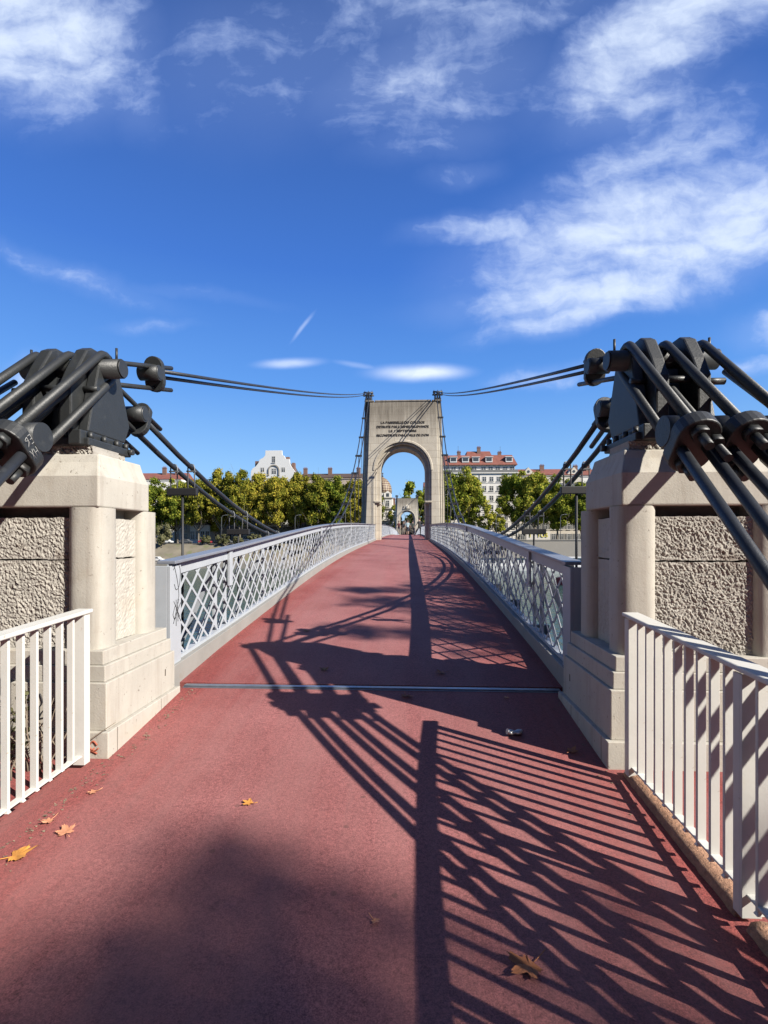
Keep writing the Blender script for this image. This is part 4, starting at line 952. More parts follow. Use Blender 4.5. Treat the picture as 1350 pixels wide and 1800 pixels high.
# 3. left side
block(-130, -84.5, 23.4, 26.6, MAT['w_white'], MAT['tile'], 'white quay building with red tiled roof beside the left pier', 6, 3.2, W1, (), ((-93.2, 28.3), (-88.2, 27.8)))
block(-84.4, -62, 19.0, 21.5, MAT['w_cream'], MAT['slate'], 'low cream building behind the trees at far left', 5, 2.8, W1)
block(-61.9, -58.3, 20.5, 22.5, MAT['w_grey'], MAT['slate'], 'narrow grey house left of the white gabled building', 5, 1.8, W2)
block(-40.0, -17.0, 23.6, 26.0, MAT['w_pink'], MAT['tileb'], 'pinkish quay building with dark brown roof left of the tower', 6, 2.6, W3, (), ((-38.6, 27.6), (-29.2, 27.6), (-18.4, 27.6)))
block(-16.9, -11.2, 19.0, 21.2, MAT['w_cream'], MAT['slate'], 'slim cream building between the brown roofed one and the domed corner', 5, 2.2, W1)
# white gabled building with stepped curved top
b = empty('gabled_building', (-49.4, 187.6, -.35), 'bright white building with tall stepped curved gable rising above the trees', 'building', BG)
P = [(-58.2, -.4), (-40.3, -.4), (-40.3, 24.6)]
right_ = [(-41.0, 24.7), (-41.6, 26.1), (-42.9, 27.9), (-43.4, 28.9), (-43.6, 30.7), (-45.0, 30.7), (-45.6, 31.9), (-46.3, 32.2), (-46.4, 33.9)]
leftp = [(-52.6, 33.9), (-52.7, 32.1), (-53.5, 31.2), (-54.8, 30.6), (-55.2, 29.4), (-56.3, 28.0), (-57.4, 27.3), (-58.0, 26.4), (-58.2, 24.6)]
mb = MB(); mb.prism(P + right_ + leftp, 'y', 187.6, 188.4); obj('gable_wall', mb, MAT['w_pure'], b, bevel=.05)
mb = MB(); mb.box(-58.1, -40.4, 188.41, 200, -.4, 24.5); obj('wall', mb, MAT['w_pure'], b)
mb = MB(); mb.prism([(-57.5, 24.51), (-41.0, 24.51), (-44, 29.5), (-46, 31), (-53, 31), (-55.5, 29)], 'y', 188.41, 199); obj('roof', mb, MAT['slate'], b)
mb = MB(); mb.box(-56.9, -55.2, 189, 191, 26, 30.2); mb.box(-43.0, -42.0, 189, 191, 26, 29.5); mb.box(-45.2, -43.9, 188.5, 190, 30, 31.6); obj('chimney', mb, MAT['brick'], b)
for (x, z, me, sx, sz) in ((-49.5, 29.4, WT, .85, .8), (-53.7, 25.9, WS, 1.7, 1.6), (-45.9, 25.9, WS, 1.7, 1.6), (-53.9, 21.6, WA, 1.25, .95), (-49.5, 21.2, WA, 1.3, 1.0), (-45.9, 21.4, WA, 1.3, 1.0)):
    put_win(b, me, x, 187.6, z, 0, sx, sz)
mb = MB()   # recessed arched niche framed by a proud arch
vs = []; nq = 20
for q in range(nq+1):
    a = math.pi*q/nq
    for (r0, y_) in ((1.75, 187.59), (1.75, 187.25), (2.15, 187.25), (2.15, 187.59)): vs.append((-49.4 + r0*math.cos(a), y_, 26.4 + 1.05*r0*math.sin(a)))
mb.add(vs, [(i*4+j, i*4+(j+1) % 4, (i+1)*4+(j+1) % 4, (i+1)*4+j) for i in range(nq) for j in range(4)] + [(0, 1, 2, 3), tuple(nq*4+j for j in (3, 2, 1, 0))])
mb.box(-51.55, -51.15, 187.25, 187.59, 24.6, 26.4); mb.box(-47.65, -47.25, 187.25, 187.59, 24.6, 26.4)
obj('niche_arch', mb, MAT['w_grey'], b)
put_win(b, WS, -49.4, 187.58, 25.2, 0, 2.1, 1.9)
for z in (1, 4.6, 8, 11.4, 14.8, 18.2):
    for x in (-56, -53.4, -50.8, -48.2, -45.6, -43): put_win(b, W1, x, 187.6, z)
# domed corner building through the arch
b = empty('domed_building', (-8.4, 180, -.35), 'pale corner building with brown and cream chequered dome seen through the arch', 'building', BG)
mb = MB(); mb.box(-13.2, -5.2, 180, 192, -.4, 15.4); mb.box(-12.2, -5.9, 180.6, 190, 15.401, 17.4); obj('wall', mb, MAT['w_white'], b)
mb = MB(); mb.box(-13.5, -4.9, 179.6, 192, 11.6, 12.0); mb.box(-13.4, -5.0, 179.8, 192, 7.4, 7.6); mb.box(-13.3, -5.1, 179.7, 192, 15.402, 15.7); obj('cornice', mb, MAT['w_grey'], b)
def dome_mat():
    m = bpy.data.materials.new('chequered_dome_tiles'); m.use_nodes = True; t = m.node_tree; p = t.nodes['Principled BSDF']; p.inputs['Roughness'].default_value = .6
    c = N(t, 'ShaderNodeTexCoord').outputs['Object']; sp = N(t, 'ShaderNodeSeparateXYZ', ins={0: c})
    an = M_(t, 'MULTIPLY', M_(t, 'ARCTAN2', sp.outputs[1], sp.outputs[0]), 3.2); zz = sp.outputs[2]
    u = M_(t, 'ADD', an, zz); w = M_(t, 'SUBTRACT', zz, an)
    v = N(t, 'ShaderNodeCombineXYZ', ins={0: u, 1: w, 2: 0.0})
    ck = N(t, 'ShaderNodeTexChecker', ins={'Vector': v.outputs[0], 'Color1': (.07, .03, .02, 1), 'Color2': (.24, .19, .12, 1), 'Scale': 1.15}); t.links.new(ck.outputs[0], p.inputs['Base Color']); return m
mb = MB(); mb.lathe([(3.3, 0), (3.35, 1.2), (3.1, 2.6), (2.5, 4.0), (1.6, 5.1), (.6, 5.75), (.25, 6.0)], (0, 0, 0), 28); o = obj('dome', mb, dome_mat(), b, org=(0, 0, 0)); o.location = Vector((-8.9, 184.4, 17.4)) - ORG[b.name]
mb = MB(); mb.cyl((-8.9, 184.4, 23.3), (-8.9, 184.4, 24.6), .3, .1, 8); mb.lathe([(.1, 0), (.35, .3), (.1, .6)], (-8.9, 184.4, 24.4), 8); obj('finial', mb, MAT['slate'], b)
for z in (1.0, 4.6, 8.4, 12.6):
    for x in (-11.6, -9.2, -6.9): put_win(b, W1, x, 180, z)
mb = MB(); mb.prism([(-8.2, 15.71), (-5.6, 15.71), (-5.6, 17.0), (-6.9, 18.1), (-8.2, 17.0)], 'y', 179.9, 182); mb.cur = 1; mb.box(-7.4, -6.4, 179.84, 179.899, 16.0, 17.2); obj('dormer', mb, [MAT['w_white'], MAT['glassw']], b)
chimney(b, -4.9, 188, 12, 15.6, 1.0)
# pedimented hall beyond the far tower, closing the view
b = empty('pedimented_hall', (0, 196, -.35), 'low cream hall with triangular pediment closing the view through the far arch', 'building', BG)
mb = MB(); mb.box(-9, 9, 196, 206, -.4, 5.6); mb.prism([(-5.2, 5.601), (5.2, 5.601), (5.2, 6.0), (0, 8.3), (-5.2, 6.0)], 'y', 195.2, 206); mb.box(-5.6, 5.6, 194.9, 195.99, 5.15, 5.6)
for x in (-4.6, -2.3, 0, 2.3, 4.6): mb.cyl((x, 195.4, -.3), (x, 195.4, 5.149), .32, n=12)
obj('wall', mb, MAT['w_cream'], b)
for x in (-3.4, -1.1, 1.1, 3.4): put_win(b, WA, x, 196, 1.2)
mb = MB(); mb.prism([(-5.7, 6.05), (5.7, 6.05), (5.7, 6.3), (0, 8.8), (-5.7, 6.3)], 'y', 195.0, 195.19); obj('pediment', mb, MAT['w_white'], b)
block(6.0, 12.3, 20, 22.5, MAT['w_white'], MAT['tile'], 'narrow white building just right of the far tower through the arch', 5, 2.0, W1)
# dark garden wall / shop fronts beneath the trees on the left
block(-62, -41, 5.2, 6.2, MAT['w_grey'], MAT['slate'], 'low dark pavilion under the plane trees left of the tower', 1, 2.6, WT, yf=181.0, dep=5, blab='pavilion', dz0=.6)
block(-76, -69, 6.0, 7.4, MAT['w_pure'], MAT['slate'], 'small white kiosk house under the trees above the far bank', 1, 1.6, WT, yf=176.0, dep=5, blab='kiosk', dz0=1.0)
# quay wall (right bank), with yellow lettering
mb = MB(); mb.box(8, 400, 158.5, 162.5, -7, .75)
e = empty('quay_wall', (40, 160, -7), 'tan stone river wall on the far right bank below the trees', 'wall')
o = obj('wall', mb, MAT['w_grey'], e)
mb = MB(); mb.box(8, 400, 158.3, 158.9, .751, 1.0); obj('coping', mb, MAT['w_grey'], e)
mb = MB(); mb.box(-9, 8, 159, 166, -8, -.02); obj('abutment', mb, MAT['w_grey'], e)
MAT['yellow'] = pmat('yellow_paint', (.85, .72, .02), .6)
for i, (tx, x, w) in enumerate((('T', 37.5, 1.2), ('YOS', 41.2, 3.3))):
    text_mesh('lettering', tx, 1.9, .06, MAT['yellow'], e, (x, 158.2, 2.3), width=w)
mb = MB(); mb.box(36.4, 43.6, 158.32, 158.5, .7, 3.4); obj('banner_board', mb, MAT['w_cream'], e)
# white marquee / barge roofs on the lower quay at the right, moored boats
def barge(x, y, L, label, hull, roof):
    e = empty('moored_barge', (x, y, WZ), label, 'boat', 'boats moored on the far bank'); h = L/2
    mb = MB(); o_ = [(-h, -2.0), (h-3, -2.3), (h, 0), (h-3, 2.3), (-h, 2.0), (-h-1.2, 0)]
    vs = [(x+a*.97, y+b*.9, WZ-.4) for a, b in o_] + [(x+a, y+b, WZ+1.3) for a, b in o_]
    mb.add(vs, [(5, 4, 3, 2, 1, 0), (6, 7, 8, 9, 10, 11)] + [(i, (i+1) % 6, (i+1) % 6+6, i+6) for i in range(6)]); obj('hull', mb, hull, e)
    mb = MB(); mb.box(x-h+1.5, x+h-5, y-1.6, y+1.6, WZ+1.301, WZ+3.3); mb.cur = 1
    k = int((L-8)/1.8)
    for i in range(k): mb.box(x-h+2.2+i*1.8, x-h+3.3+i*1.8, y-1.64, y-1.599, WZ+2.0, WZ+2.9)
    obj('cabin', mb, [MAT['w_pure'], MAT['glassw']], e)
    mb = MB(); mb.box(x-h+1.0, x+h-4.4, y-2.0, y+2.0, WZ+3.301, WZ+3.5); mb.cyl((x+h-3, y, WZ+1.3), (x+h-3, y, WZ+4.6), .07, n=6); obj('roof', mb, roof, e)
MAT['redpaint'] = pmat('red_paint', (.45, .035, .05), .5)
barge(52.5, 137, 34, 'long white roofed barge moored at the far bank beside the right pier', MAT['w_pure'], MAT['w_pure'])
barge(28.0, 136.5, 20, 'white barge moored at the far bank nearer the tower on the right', MAT['w_pure'], MAT['w_grey'])
barge(33, 95, 9, 'small red and white motor boat out on the river, right side', MAT['redpaint'], MAT['w_pure'])
# parked cars and lamp posts on the far quay
def car(x, y, z, col, label, rz=0):
    e = empty('parked_car', (0, 0, 0), label, 'car', 'cars parked on the far quays')
    mb = MB(); prof = [(-2.1, .35), (2.1, .35), (2.12, .75), (1.3, .92), (.75, 1.42), (-1.0, 1.45), (-1.75, .98), (-2.1, .9)]
    mb.prism(prof, 'y', -.85, .85); o = obj('body', mb, col, e, bevel=.08)
    mb = MB(); mb.prism([(1.1, .95), (.68, 1.36), (-.95, 1.38), (-1.5, .98)], 'y', -.87, .87); obj('window', mb, MAT['glassw'], e)
    for (wx, wy) in ((-1.3, -.8), (1.3, -.8), (-1.3, .8), (1.3, .8)):
        mb = MB(); mb.cyl((wx, wy-.12, .33), (wx, wy+.12, .33), .33, n=16); obj('wheel', mb, MAT['iron'], e)
    e.location = (x, y, z); e.rotation_euler = (0, 0, rz)
cols = [MAT['redpaint'], MAT['w_pure'], MAT['galv'], MAT['slate'], pmat('blue_car_paint', (.05, .08, .16), .3)]
nm = ['red', 'white', 'silver grey', 'dark grey', 'dark blue']
for i, x in enumerate((-79, -72.5, -66, -59, -52.5, -45)):
    k = (i*2+1) % 5; car(x, 164.5, -.35, cols[k], '%s car parked above the far bank, %s from the left' % (nm[k], ORD[i]))
for i, x in enumerate((24, 31, 47, 54)):
    k = (i*3+2) % 5; car(x, 165.5, -.35, cols[k], '%s car parked on the far quay right of the tower, %s from it' % (nm[k], ORD[i]))
car(-73, 146, -5.4, cols[1], 'white car parked alone on the lower quay by the water')
e = None
for i, x in enumerate((-84, -60, -36, 28, 48, 68)):
    e = empty('street_lamp', (x, 163, -.35), 'tall thin street lamp on the far quay, %s from the left' % ORD[i], 'street lamp', 'street lamps on the far quay')
    mb = MB(); mb.tube([(x, 163, -.3), (x, 163, 8.0), (x+.3, 163, 8.7), (x+1.4, 163, 8.9)], [.11, .08, .06, .05], 8); obj('pole', mb, MAT['galv'], e)
    mb = MB(); mb.prism([(x+1.2, 8.8), (x+2.1, 8.86), (x+2.0, 9.0), (x+1.2, 8.98)], 'y', 162.85, 163.15); obj('lamp_head', mb, MAT['galv'], e)
# ------------------------------------------------------------------ people on the bridge
def person(x, y, label, face, top, legs, hair, pose, shorts=False):
    """one continuous body: Skin modifier over a posed skeleton, clothes as materials of their faces"""
    z0 = dk(y)
    J = pose
    V = []; E_ = []; Rd = []
    def v(p, r): V.append(p); Rd.append(r); return len(V)-1
    pel = v((0, 0, .95), .135); w = v((0, .01, 1.12), .125); ch = v((0, .0, 1.32), .15); nk = v((0, -.01, 1.47), .062); hd0 = v((0, .02, 1.56), .075); hd = v((0, .02, 1.66), .095); hd1 = v((0, .01, 1.74), .07)
    E_ += [(pel, w), (w, ch), (ch, nk), (nk, hd0), (hd0, hd), (hd, hd1)]
    for sg in (-1, 1):
        k = J['leg'][0 if sg < 0 else 1]; hip = v((sg*.09, 0, .88), .09)
        kn = v((sg*.10 + k[0]*.5, k[1]*.5 + .03, .50), .06); an = v((sg*.10 + k[0], k[1], .09 + k[2]), .04); to = v((sg*.11 + k[0], k[1] + .15, .035 + k[2]), .036)
        E_ += [(pel, hip), (hip, kn), (kn, an), (an, to)]
        a = J['arm'][0 if sg < 0 else 1]; sh = v((sg*.18, 0, 1.40), .06); el = v((sg*.24 + a[0]*.4, a[1]*.35 - .03, 1.13), .044); wr = v((sg*.25 + a[0], a[1], .90 + a[2]), .030); ha = v((sg*.25 + a[0], a[1] + .04, .83 + a[2]), .034)
        E_ += [(ch, sh), (sh, el), (el, wr), (wr, ha)]
    me = bpy.data.meshes.new('sk'); me.from_pydata(V, E_, [])
    o = bpy.data.objects.new('sk', me); COL.objects.link(o); md = o.modifiers.new('s', 'SKIN'); md.use_smooth_shade = True
    for i, r in enumerate(Rd): me.skin_vertices[0].data[i].radius = (r, r*.85)
    me.skin_vertices[0].data[0].use_root = True
    ss = o.modifiers.new('d', 'SUBSURF'); ss.levels = 2; ss.render_levels = 2
    bpy.context.view_layer.update()
    body = bpy.data.meshes.new_from_object(o.evaluated_get(bpy.context.evaluated_depsgraph_get())); bpy.data.objects.remove(o)
    # fingers, nose and ears joined into the same body mesh
    bm = bmesh.new(); bm.from_mesh(body)
    for i, p in enumerate(V):
        if abs(Rd[i]-.034) < 1e-6:
            p = Vector(p)
            for q in range(4):
                b0 = p + Vector((0, -.025 + q*.018, -.02)); bmesh.ops.create_cone(bm, cap_ends=True, segments=6, radius1=.006, radius2=.009, depth=.075, matrix=Matrix.Translation(b0 + Vector((0, 0, -.04))))
            bmesh.ops.create_cone(bm, cap_ends=True, segments=6, radius1=.007, radius2=.010, depth=.05, matrix=Matrix.Translation(p + Vector((0, .045, -.02))))
    bmesh.ops.create_uvsphere(bm, u_segments=8, v_segments=6, radius=.017, matrix=Matrix.Translation((0, .105, 1.635)))
    for sg in (-1, 1): bmesh.ops.create_uvsphere(bm, u_segments=8, v_segments=6, radius=.022, matrix=Matrix.Translation((sg*.088, .015, 1.64)))
    bm.to_mesh(body); bm.free()
    for m in (MAT['skin'], top, legs, MAT['shoe']): body.materials.append(m)
    for p in body.polygons:
        c = p.center; x_, z_ = abs(c.x), c.z
        if z_ > 1.46: k = 0
        elif z_ > .96 and x_ < .21: k = 1
        elif x_ >= .19 and z_ > 1.16: k = 1
        elif x_ >= .19 and z_ > .72: k = 0
        elif z_ > (.46 if shorts else .12): k = 2
        elif z_ > .11: k = 0
        else: k = 3
        p.material_index = k; p.use_smooth = True
    e = empty('person', (x, y, z0), label, 'person'); e.rotation_euler = (0, 0, face)
    b = bpy.data.objects.new('body', body); COL.objects.link(b); b.parent = e
    mb = MB(); mb.lathe([(.02, -.10), (.085, -.07), (.104, .0), (.10, .06), (.06, .10), (.01, .115)], (0, 0, 0), 16)
    h = obj('hair', mb, hair, None, org=(0, 0, 0)); h.parent = e; h.location = (0, -.012, 1.685); h.rotation_euler = (R(-12), 0, 0)
    return e
MAT['skin'] = pmat('skin', (.50, .30, .21), .55, 0, .03); MAT['shoe'] = pmat('dark_shoes', (.03, .03, .03), .6)
MAT['hairb'] = pmat('brown_hair', (.05, .03, .02), .6)
cl = lambda n, c: pmat(n, c, .85, 0, .06, 8)
walk = lambda a, b: {'leg': [(0, a, 0), (0, b, .03)], 'arm': [(0, -a*.5, .0), (0, -b*.6, .02)]}
person(1.42, 47.5, 'person in black, arm and leg reaching out to the left, beside the right railing', 0.5, cl('black_top', (.015, .015, .018)), cl('black_trousers', (.018, .018, .02)), MAT['hairb'],
       {'leg': [(-.36, .05, .04), (.02, 0, 0)], 'arm': [(-.10, .12, .18), (.22, .05, .26)]})
person(-.80, 64, 'person in a dark red top walking at the left of the distant group', math.pi, cl('dark_red_top', (.13, .025, .03)), cl('dark_jeans', (.03, .035, .05)), MAT['hairb'], walk(.18, -.2))
person(-.22, 66, 'person in a black jacket and pale trousers, second from the left in the group', math.pi, cl('charcoal_jacket', (.03, .03, .035)), cl('pale_trousers', (.4, .36, .3)), MAT['hairb'], walk(-.2, .2))
person(.30, 60, 'person in a pale blue shirt and dark shorts walking away in the middle', 0, cl('pale_blue_shirt', (.50, .66, .72)), cl('navy_shorts', (.03, .035, .06)), MAT['hairb'], walk(.2, -.22), True)
person(.92, 63, 'person in dark clothes just right of the one in pale blue', 0, cl('dark_green_top', (.05, .06, .05)), cl('black_jeans', (.02, .02, .025)), MAT['hairb'], walk(-.15, .2))

# ------------------------------------------------------------------ fallen leaves, can
def leaf_shape(seed, size):
    r = random.Random(seed); pts = []
    lobes = [(0, 1.0), (55, .85), (-55, .88), (115, .55), (-115, .58)]
    ang = sorted([(a, l) for a, l in lobes]); n = len(ang)
    out = []
    for i, (a, l) in enumerate(ang):
        b = ang[(i+1) % n][0] + (360 if i == n-1 else 0); l *= r.uniform(.85, 1.1)
        for (da, k) in ((-17, .62), (-9, .84), (-5, .80), (0, 1.0), (5, .80), (10, .85), (17, .62)): out.append((a+da, l*k))
        out.append(((a+b)/2, .46 if i < n-1 else .18))
    mb = MB(); vs = [(0, 0, .012*size*8)]
    ks = r.uniform(.2, .5)
    for (a, l) in out:
        t = R(a+90); x, y = math.cos(t)*l*size, math.sin(t)*l*size
        z = .004 + ks*(l**2)*size*.5*(1 + .6*math.sin(3*t + seed)) + r.uniform(0, .1)*size
        vs.append((x, y, z))
    n = len(out)
    mb.add(vs, [(0, 1+i, 1+(i+1) % n) for i in range(n)], True)
    mb2 = [(0, -.1*size, .006), (0.05*size, -.6*size, .012), (.1*size, -1.0*size, .02)]
    mb.tube(mb2, .0016, 5)
    return mb
leaves = [(.88, 2.06, .078, 2.2, 'large brown fallen leaf in the fence shadow, nearest leaf on the right'), (-1.66, 2.60, .088, 5.2, 'large golden fallen leaf at the left edge of the picture'),
          (-1.53, 2.80, .062, .7, 'orange fallen leaf lying just right of the golden one on the left'), (-1.70, 2.90, .042, 2.8, 'small curled leaf behind the golden and orange ones, near the left fence'),
          (-.58, 3.12, .040, 1.2, 'small golden leaf alone on the sunlit red surface left of centre'), (.25, 2.26, .024, 4.0, 'tiny brown leaf left of the wide shadow band in the foreground'),
          (-.49, 5.38, .055, .2, 'yellowish leaf in the pier shadow just beyond the steel joint'), (.38, 4.76, .062, 3.3, 'brown leaf just before the steel joint near the shadow band'),
          (.75, 5.34, .060, 1.9, 'dark leaf beyond the steel joint right of the shadow band'), (1.60, 3.84, .055, 5.5, 'brown leaf beside the right pier footing'),
          (-1.62, 3.20, .035, 2.0, 'pale leaf fragment near the left fence foot'), (-.98, 6.9, .045, 1.0, 'leaf on the deck beside the shadow of the first crossbeam'),
          (1.30, 4.75, .03, .3, 'small pale leaf in the shade beside the right pier plinth')]
LM = [MAT['leaf'], pmat('golden_leaf', (.95, .42, .08), .7, 0, .2, 22), pmat('orange_leaf', (.90, .40, .22), .7, 0, .2, 22), pmat('brown_leaf', (.62, .23, .09), .75, 0, .25, 22)]
lm = [3, 1, 2, 2, 1, 2, 0, 3, 3, 3, 2, 0, 2]
for i, (x, y, sz, rz, lb) in enumerate(leaves):
    o = obj('fallen_leaf', leaf_shape(i*3+1, sz), LM[lm[i]], org=(0, 0, 0), recalc=False); o.scale = (1.35,)*3; o.location = (x, y, dk(y)+.001); o.rotation_euler = (R(4), R(-3), rz)
    tag(o, lb, 'leaf', 'fallen plane leaves')
mb = MB(); r = random.Random(9)
for i in range(340):   # crumbs of leaves and grit along the left fence, pier foot and kerb line
    t = r.random()
    if t < .35: x, y = -1.80 + abs(r.gauss(0, .07)), r.uniform(2.4, 3.7)
    elif t < .65: x, y = -1.70 + abs(r.gauss(0, .045)), r.uniform(3.6, 4.9)
    elif t < .8: x, y = 1.78 - abs(r.gauss(0, .05)), r.uniform(3.0, 4.9)
    else: x, y = -1.86 + abs(r.gauss(0, .06)), r.uniform(5.1, 9)
    z = dk(y)+.002; s_ = r.uniform(.004, .013); a = r.uniform(0, 6.3)
    mb.add([(x+s_*math.cos(a+q*2.1), y+s_*math.sin(a+q*2.1), z+r.uniform(0, .006)) for q in range(3)], [(0, 1, 2)])
tag(obj('leaf_litter', mb, pmat('litter_crumbs', (.42, .33, .22), .9, 0, .3, 60), recalc=False), 'crumbs of dry leaves and grit along the foot of the left fence, piers and railing', 'litter', None, 'stuff')
# crushed silver can in the pier shadow
e = empty('crushed_can', (1.24, 4.08, dk(4.08)), 'crushed silver drink can lying in the shade left of the right pier', 'can')
MAT['alu'] = pmat('aluminium', (.62, .63, .64), .3, .9, .1, 40, .4, 60)
mb = MB(); n = 20; prof = [(-.062, .022), (-.058, .030), (-.03, .033), (-.005, .022), (.02, .034), (.052, .029), (.060, .021)]
vs = []
for (u, rr) in prof:
    for j in range(n):
        a = 2*math.pi*j/n; q = 1 + .16*mnoise.noise(Vector((u*60, math.cos(a)*2, math.sin(a)*2)))
        vs.append((1.24 + u*.95 + .15*rr*math.sin(a), 4.08 + u*.25 + rr*math.cos(a)*q, dk(4.08) + .022 + rr*.62*math.sin(a)*q + (.012 if u < -.04 else 0)))
k = len(prof); mb.add(vs, [(i*n+j, i*n+(j+1) % n, (i+1)*n+(j+1) % n, (i+1)*n+j) for i in range(k-1) for j in range(n)] + [tuple(range(n)), tuple(range(k*n-1, (k-1)*n-1, -1))], True)
c_ = obj('can_body', mb, MAT['alu'], e)
mb = MB(); mb.cyl((1.177, 4.062, dk(4.08)+.036), (1.174, 4.061, dk(4.08)+.037), .022, n=18); obj('lid', mb, MAT['alu'], e)

# ------------------------------------------------------------------ dry creeper and graffiti before the left pier
r = random.Random(21); e = empty('dry_creeper', (-2.35, 3.35, -.02), 'dry leafless creeper with a few leaves between the left fence and the pier', 'plant')
mb = MB()
for i in range(34):
    p = Vector((-2.02 - r.random()*.9, 3.30 + r.random()*.22, -.03)); pts = [p.copy()]; d = Vector((r.uniform(-.3, .3), r.uniform(-.05, .1), 1)).normalized()
    for j in range(6):
        d = (d + Vector((r.uniform(-.5, .5), r.uniform(-.15, .18), r.uniform(-.35, .25)))).normalized(); p = p + d*r.uniform(.06, .13); p.y = min(p.y, 3.6); pts.append(p.copy())
    mb.tube(pts, [.006, .0055, .005, .0045, .004, .003, .002], 5)
obj('stem', mb, pmat('dry_stem', (.30, .24, .18), .9), e)
V, n = leaf_cloud(5, [(-2.2 - r.random()*.75, 3.38 + r.random()*.12, .1 + r.random()*.5, .10) for _ in range(16)], 420, .038, .3)
o = bpy.data.objects.new('foliage', cloud_mesh('foliage', V - np.array([-2.35, 3.35, -.02]), n, MAT['olive'])); COL.objects.link(o); o.parent = e
pl = next(o for o in bpy.data.objects if o.name == 'stone_pier')
g = lambda u, w: (-2.0 - u, 3.650, .20 + w)
r = random.Random(3); st = []
for i in range(11):
    u, w = r.uniform(0, .95), r.uniform(.02, .2); st.append([(u + r.uniform(-.08, .08), w + q*.05 + r.uniform(-.03, .03)) for q in range(3)])
scribble('graffiti', st, g, .005, MAT['ink'], pl)
g2 = lambda u, w: (-1.86 - u, 3.6165, .0 + w)
scribble('spray_mark', [[(.0, .09), (.03, .12), (.06, .08), (.02, .05), (-.01, .07)], [(.0, .03), (.05, .05), (.08, .02)], [(.02, .07), (.06, .03)]], g2, .006, MAT['orangep'], pl)

# ------------------------------------------------------------------ plane trees on the near quay, right and behind the camera: they shade the walkway
def shade_tree(seed, base, targets, n, size, label, thin=None, nthin=0):
    e = empty('quay_tree', base, label, 'tree', 'plane trees on the near quay'); r = random.Random(seed)
    bl = []
    for (x, y, z, rad) in targets:
        bl.append((x + 1.30*z - base[0], y - .735*z - base[1], z - base[2], rad))
    V, n = leaf_cloud(seed, bl, n, size, .15)
    if thin:   # sparse leaf clumps set along the sun's line to half-shade the foreground
        b2 = [(x + 1.30*z - base[0], y - .735*z - base[1], z - base[2], rad) for (x, y, z, rad) in thin]
        V2, n2 = leaf_cloud(seed+1, b2, nthin, size, .05); V = np.concatenate([V, V2]); n += n2
    o = bpy.data.objects.new('crown', cloud_mesh('crown', V, n, MAT['planeg'])); COL.objects.link(o); o.parent = e
    mb = MB(); mb.tube([(0, 0, 0), (.1, .1, 4), (0, .2, 8), (.2, .1, 11)], [.42, .34, .28, .2], 12)
    for b in bl:
        st_ = Vector((0.05, .1, min(5 + (b[2]-8)*.4, 9))); en = Vector(b[:3]); mid = st_.lerp(en, .5) + Vector((0, 0, -.5)); mb.tube([st_, mid, en], [.13, .08, .03], 7)
    obj('trunk', mb, MAT['bark'], None, org=(0, 0, 0)).parent = e
    return e
shade_tree(31, (30, -15, -.2), [(.1, .1, 24, .7), (-.9, .2, 22, .7), (1.5, -1.2, 20, 1.3), (.2, -1.4, 22, 1.5), (3.2, -1.6, 21, 1.5), (1.2, .3, 23, .6)], 1700, .20,
           'plane tree on the near quay behind the camera, shading the foreground',
           [(-.55, 2.58, 23, 0.35), (-.30, 2.40, 22, 0.38), (-.08, 2.28, 24, 0.35), (.26, 2.22, 23, 0.30), (.42, 1.95, 22, 0.41), (-.72, 1.95, 23, 0.41), (-.42, 1.88, 24, 0.43), (.0, 1.80, 22, 0.46),
            (.3, 1.6, 23, 0.46), (-.6, 1.5, 22, 0.49), (-.12, 1.4, 23, 0.54), (.42, 1.25, 24, 0.54), (-1.0, 1.5, 24, 0.46), (-.9, 1.15, 22, 0.54), (.8, 1.5, 23, 0.41), (1.1, 1.9, 22, 0.41), (-.3, 1.0, 23, 0.54), (.9, 1.0, 23, 0.54), (1.5, 1.7, 23, 0.47), (1.4, 2.3, 22, 0.34), (1.7, 1.2, 24, 0.54)], 820)
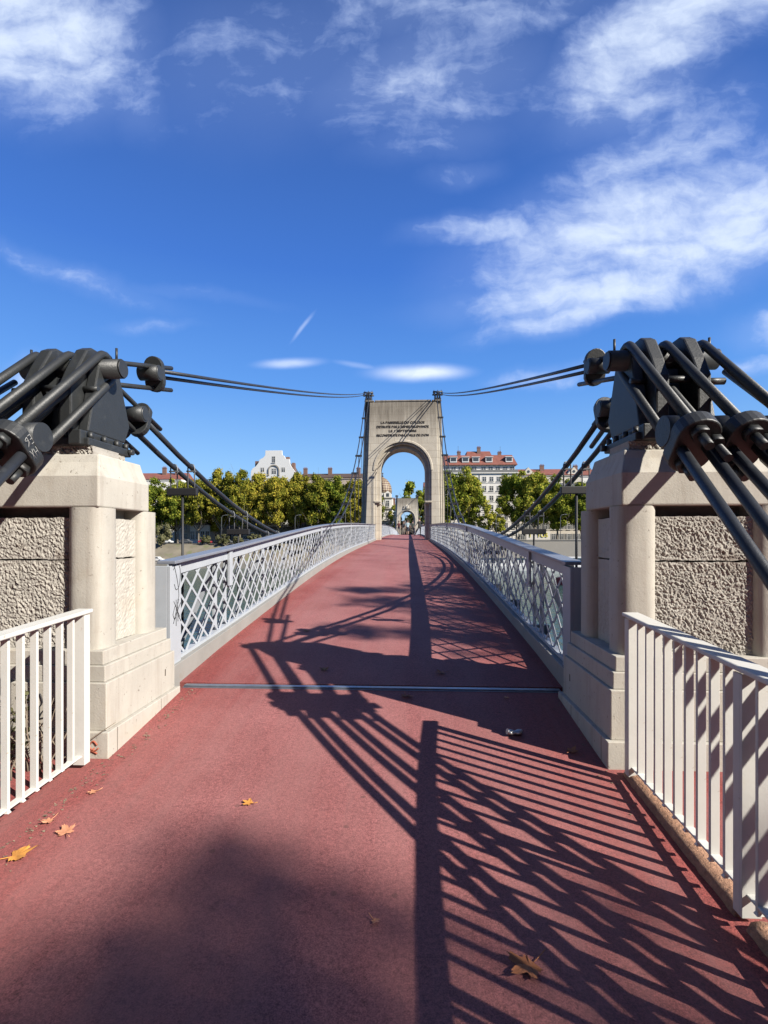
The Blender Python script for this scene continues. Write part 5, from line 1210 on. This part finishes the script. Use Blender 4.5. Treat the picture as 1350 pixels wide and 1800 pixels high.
shade_tree(32, (20.5, -.5, -.16), [(1.3, 6.6, 13, .75), (.9, 8.2, 14, .9), (1.6, 9.6, 13, 1.0), (.4, 10.6, 15, .9), (1.5, 11.8, 14, 1.1), (-.6, 9.3, 14, .62), (-.7, 7.2, 13.5, .42), (.1, 7.1, 14.5, .42), (2.6, 8.2, 13, 1.3), (2.9, 10.5, 15, 1.5), (2.9, 6.4, 14.5, .8), (-1.2, 10.6, 15, .5), (.9, 13.8, 14, .8), (2.6, 13.4, 14, 1.2)], 7500, .17,
           'plane tree on the near quay to the right, shading the start of the bridge')

bt = tree_meshes(501, 16, 5.0, 5, 40, 4200, .5, MAT['planeg'], low=.3)  # unseen trees, added to hold back sky and bounce light
for i, (x, y) in enumerate([(-11, -9), (-20, -2), (-2, -16), (10, -19), (-30, 2), (31, -22)]):
    tree_obj('quay_tree', bt, (x, y, -.16), i*1.1, 1.0, 'unseen plane tree added behind the camera to block skylight, %s of the row' % ORD[i], 'tree', 'plane trees on the near quay')

# unseen houses added behind the camera to cut the low skylight
for i, (x, w, h) in enumerate([(-62, 34, 24), (-27, 34, 26), (8, 34, 25), (43, 34, 23), (78, 34, 25)]):
    b = empty('town_house', (x, -34, -.16), 'unseen quay house added behind the camera to block skylight, %s of the row' % ORD[i], 'building', 'unseen houses added behind the camera'); b.rotation_euler = (0, 0, math.pi)
    mb = MB(); mb.box(x-w/2, x+w/2, -34, -21, -.16, h); obj('wall', mb, MAT['w_cream'], b)
    mb = MB(); gable(mb, x-w/2, x+w/2, -34, -21, h, h+3.5); obj('roof', mb, MAT['tile'], b)
    for f_ in range(6):
        for k in range(9): put_win(b, W1, x - w/2 + w*(k+.5)/9, -34, 1 + f_*3.7)
for i, (x, y) in enumerate([(-9, 1.5), (-17, -12), (12.5, -4)][:2]):  # two more out of view, added as sky blockers on the left
    tree_obj('quay_tree', bt, (x, y, -.16), i*2.1+.5, .9, 'unseen plane tree added left of the camera to block skylight, %s one' % ('nearest', 'farther')[i], 'tree', 'plane trees on the near quay')
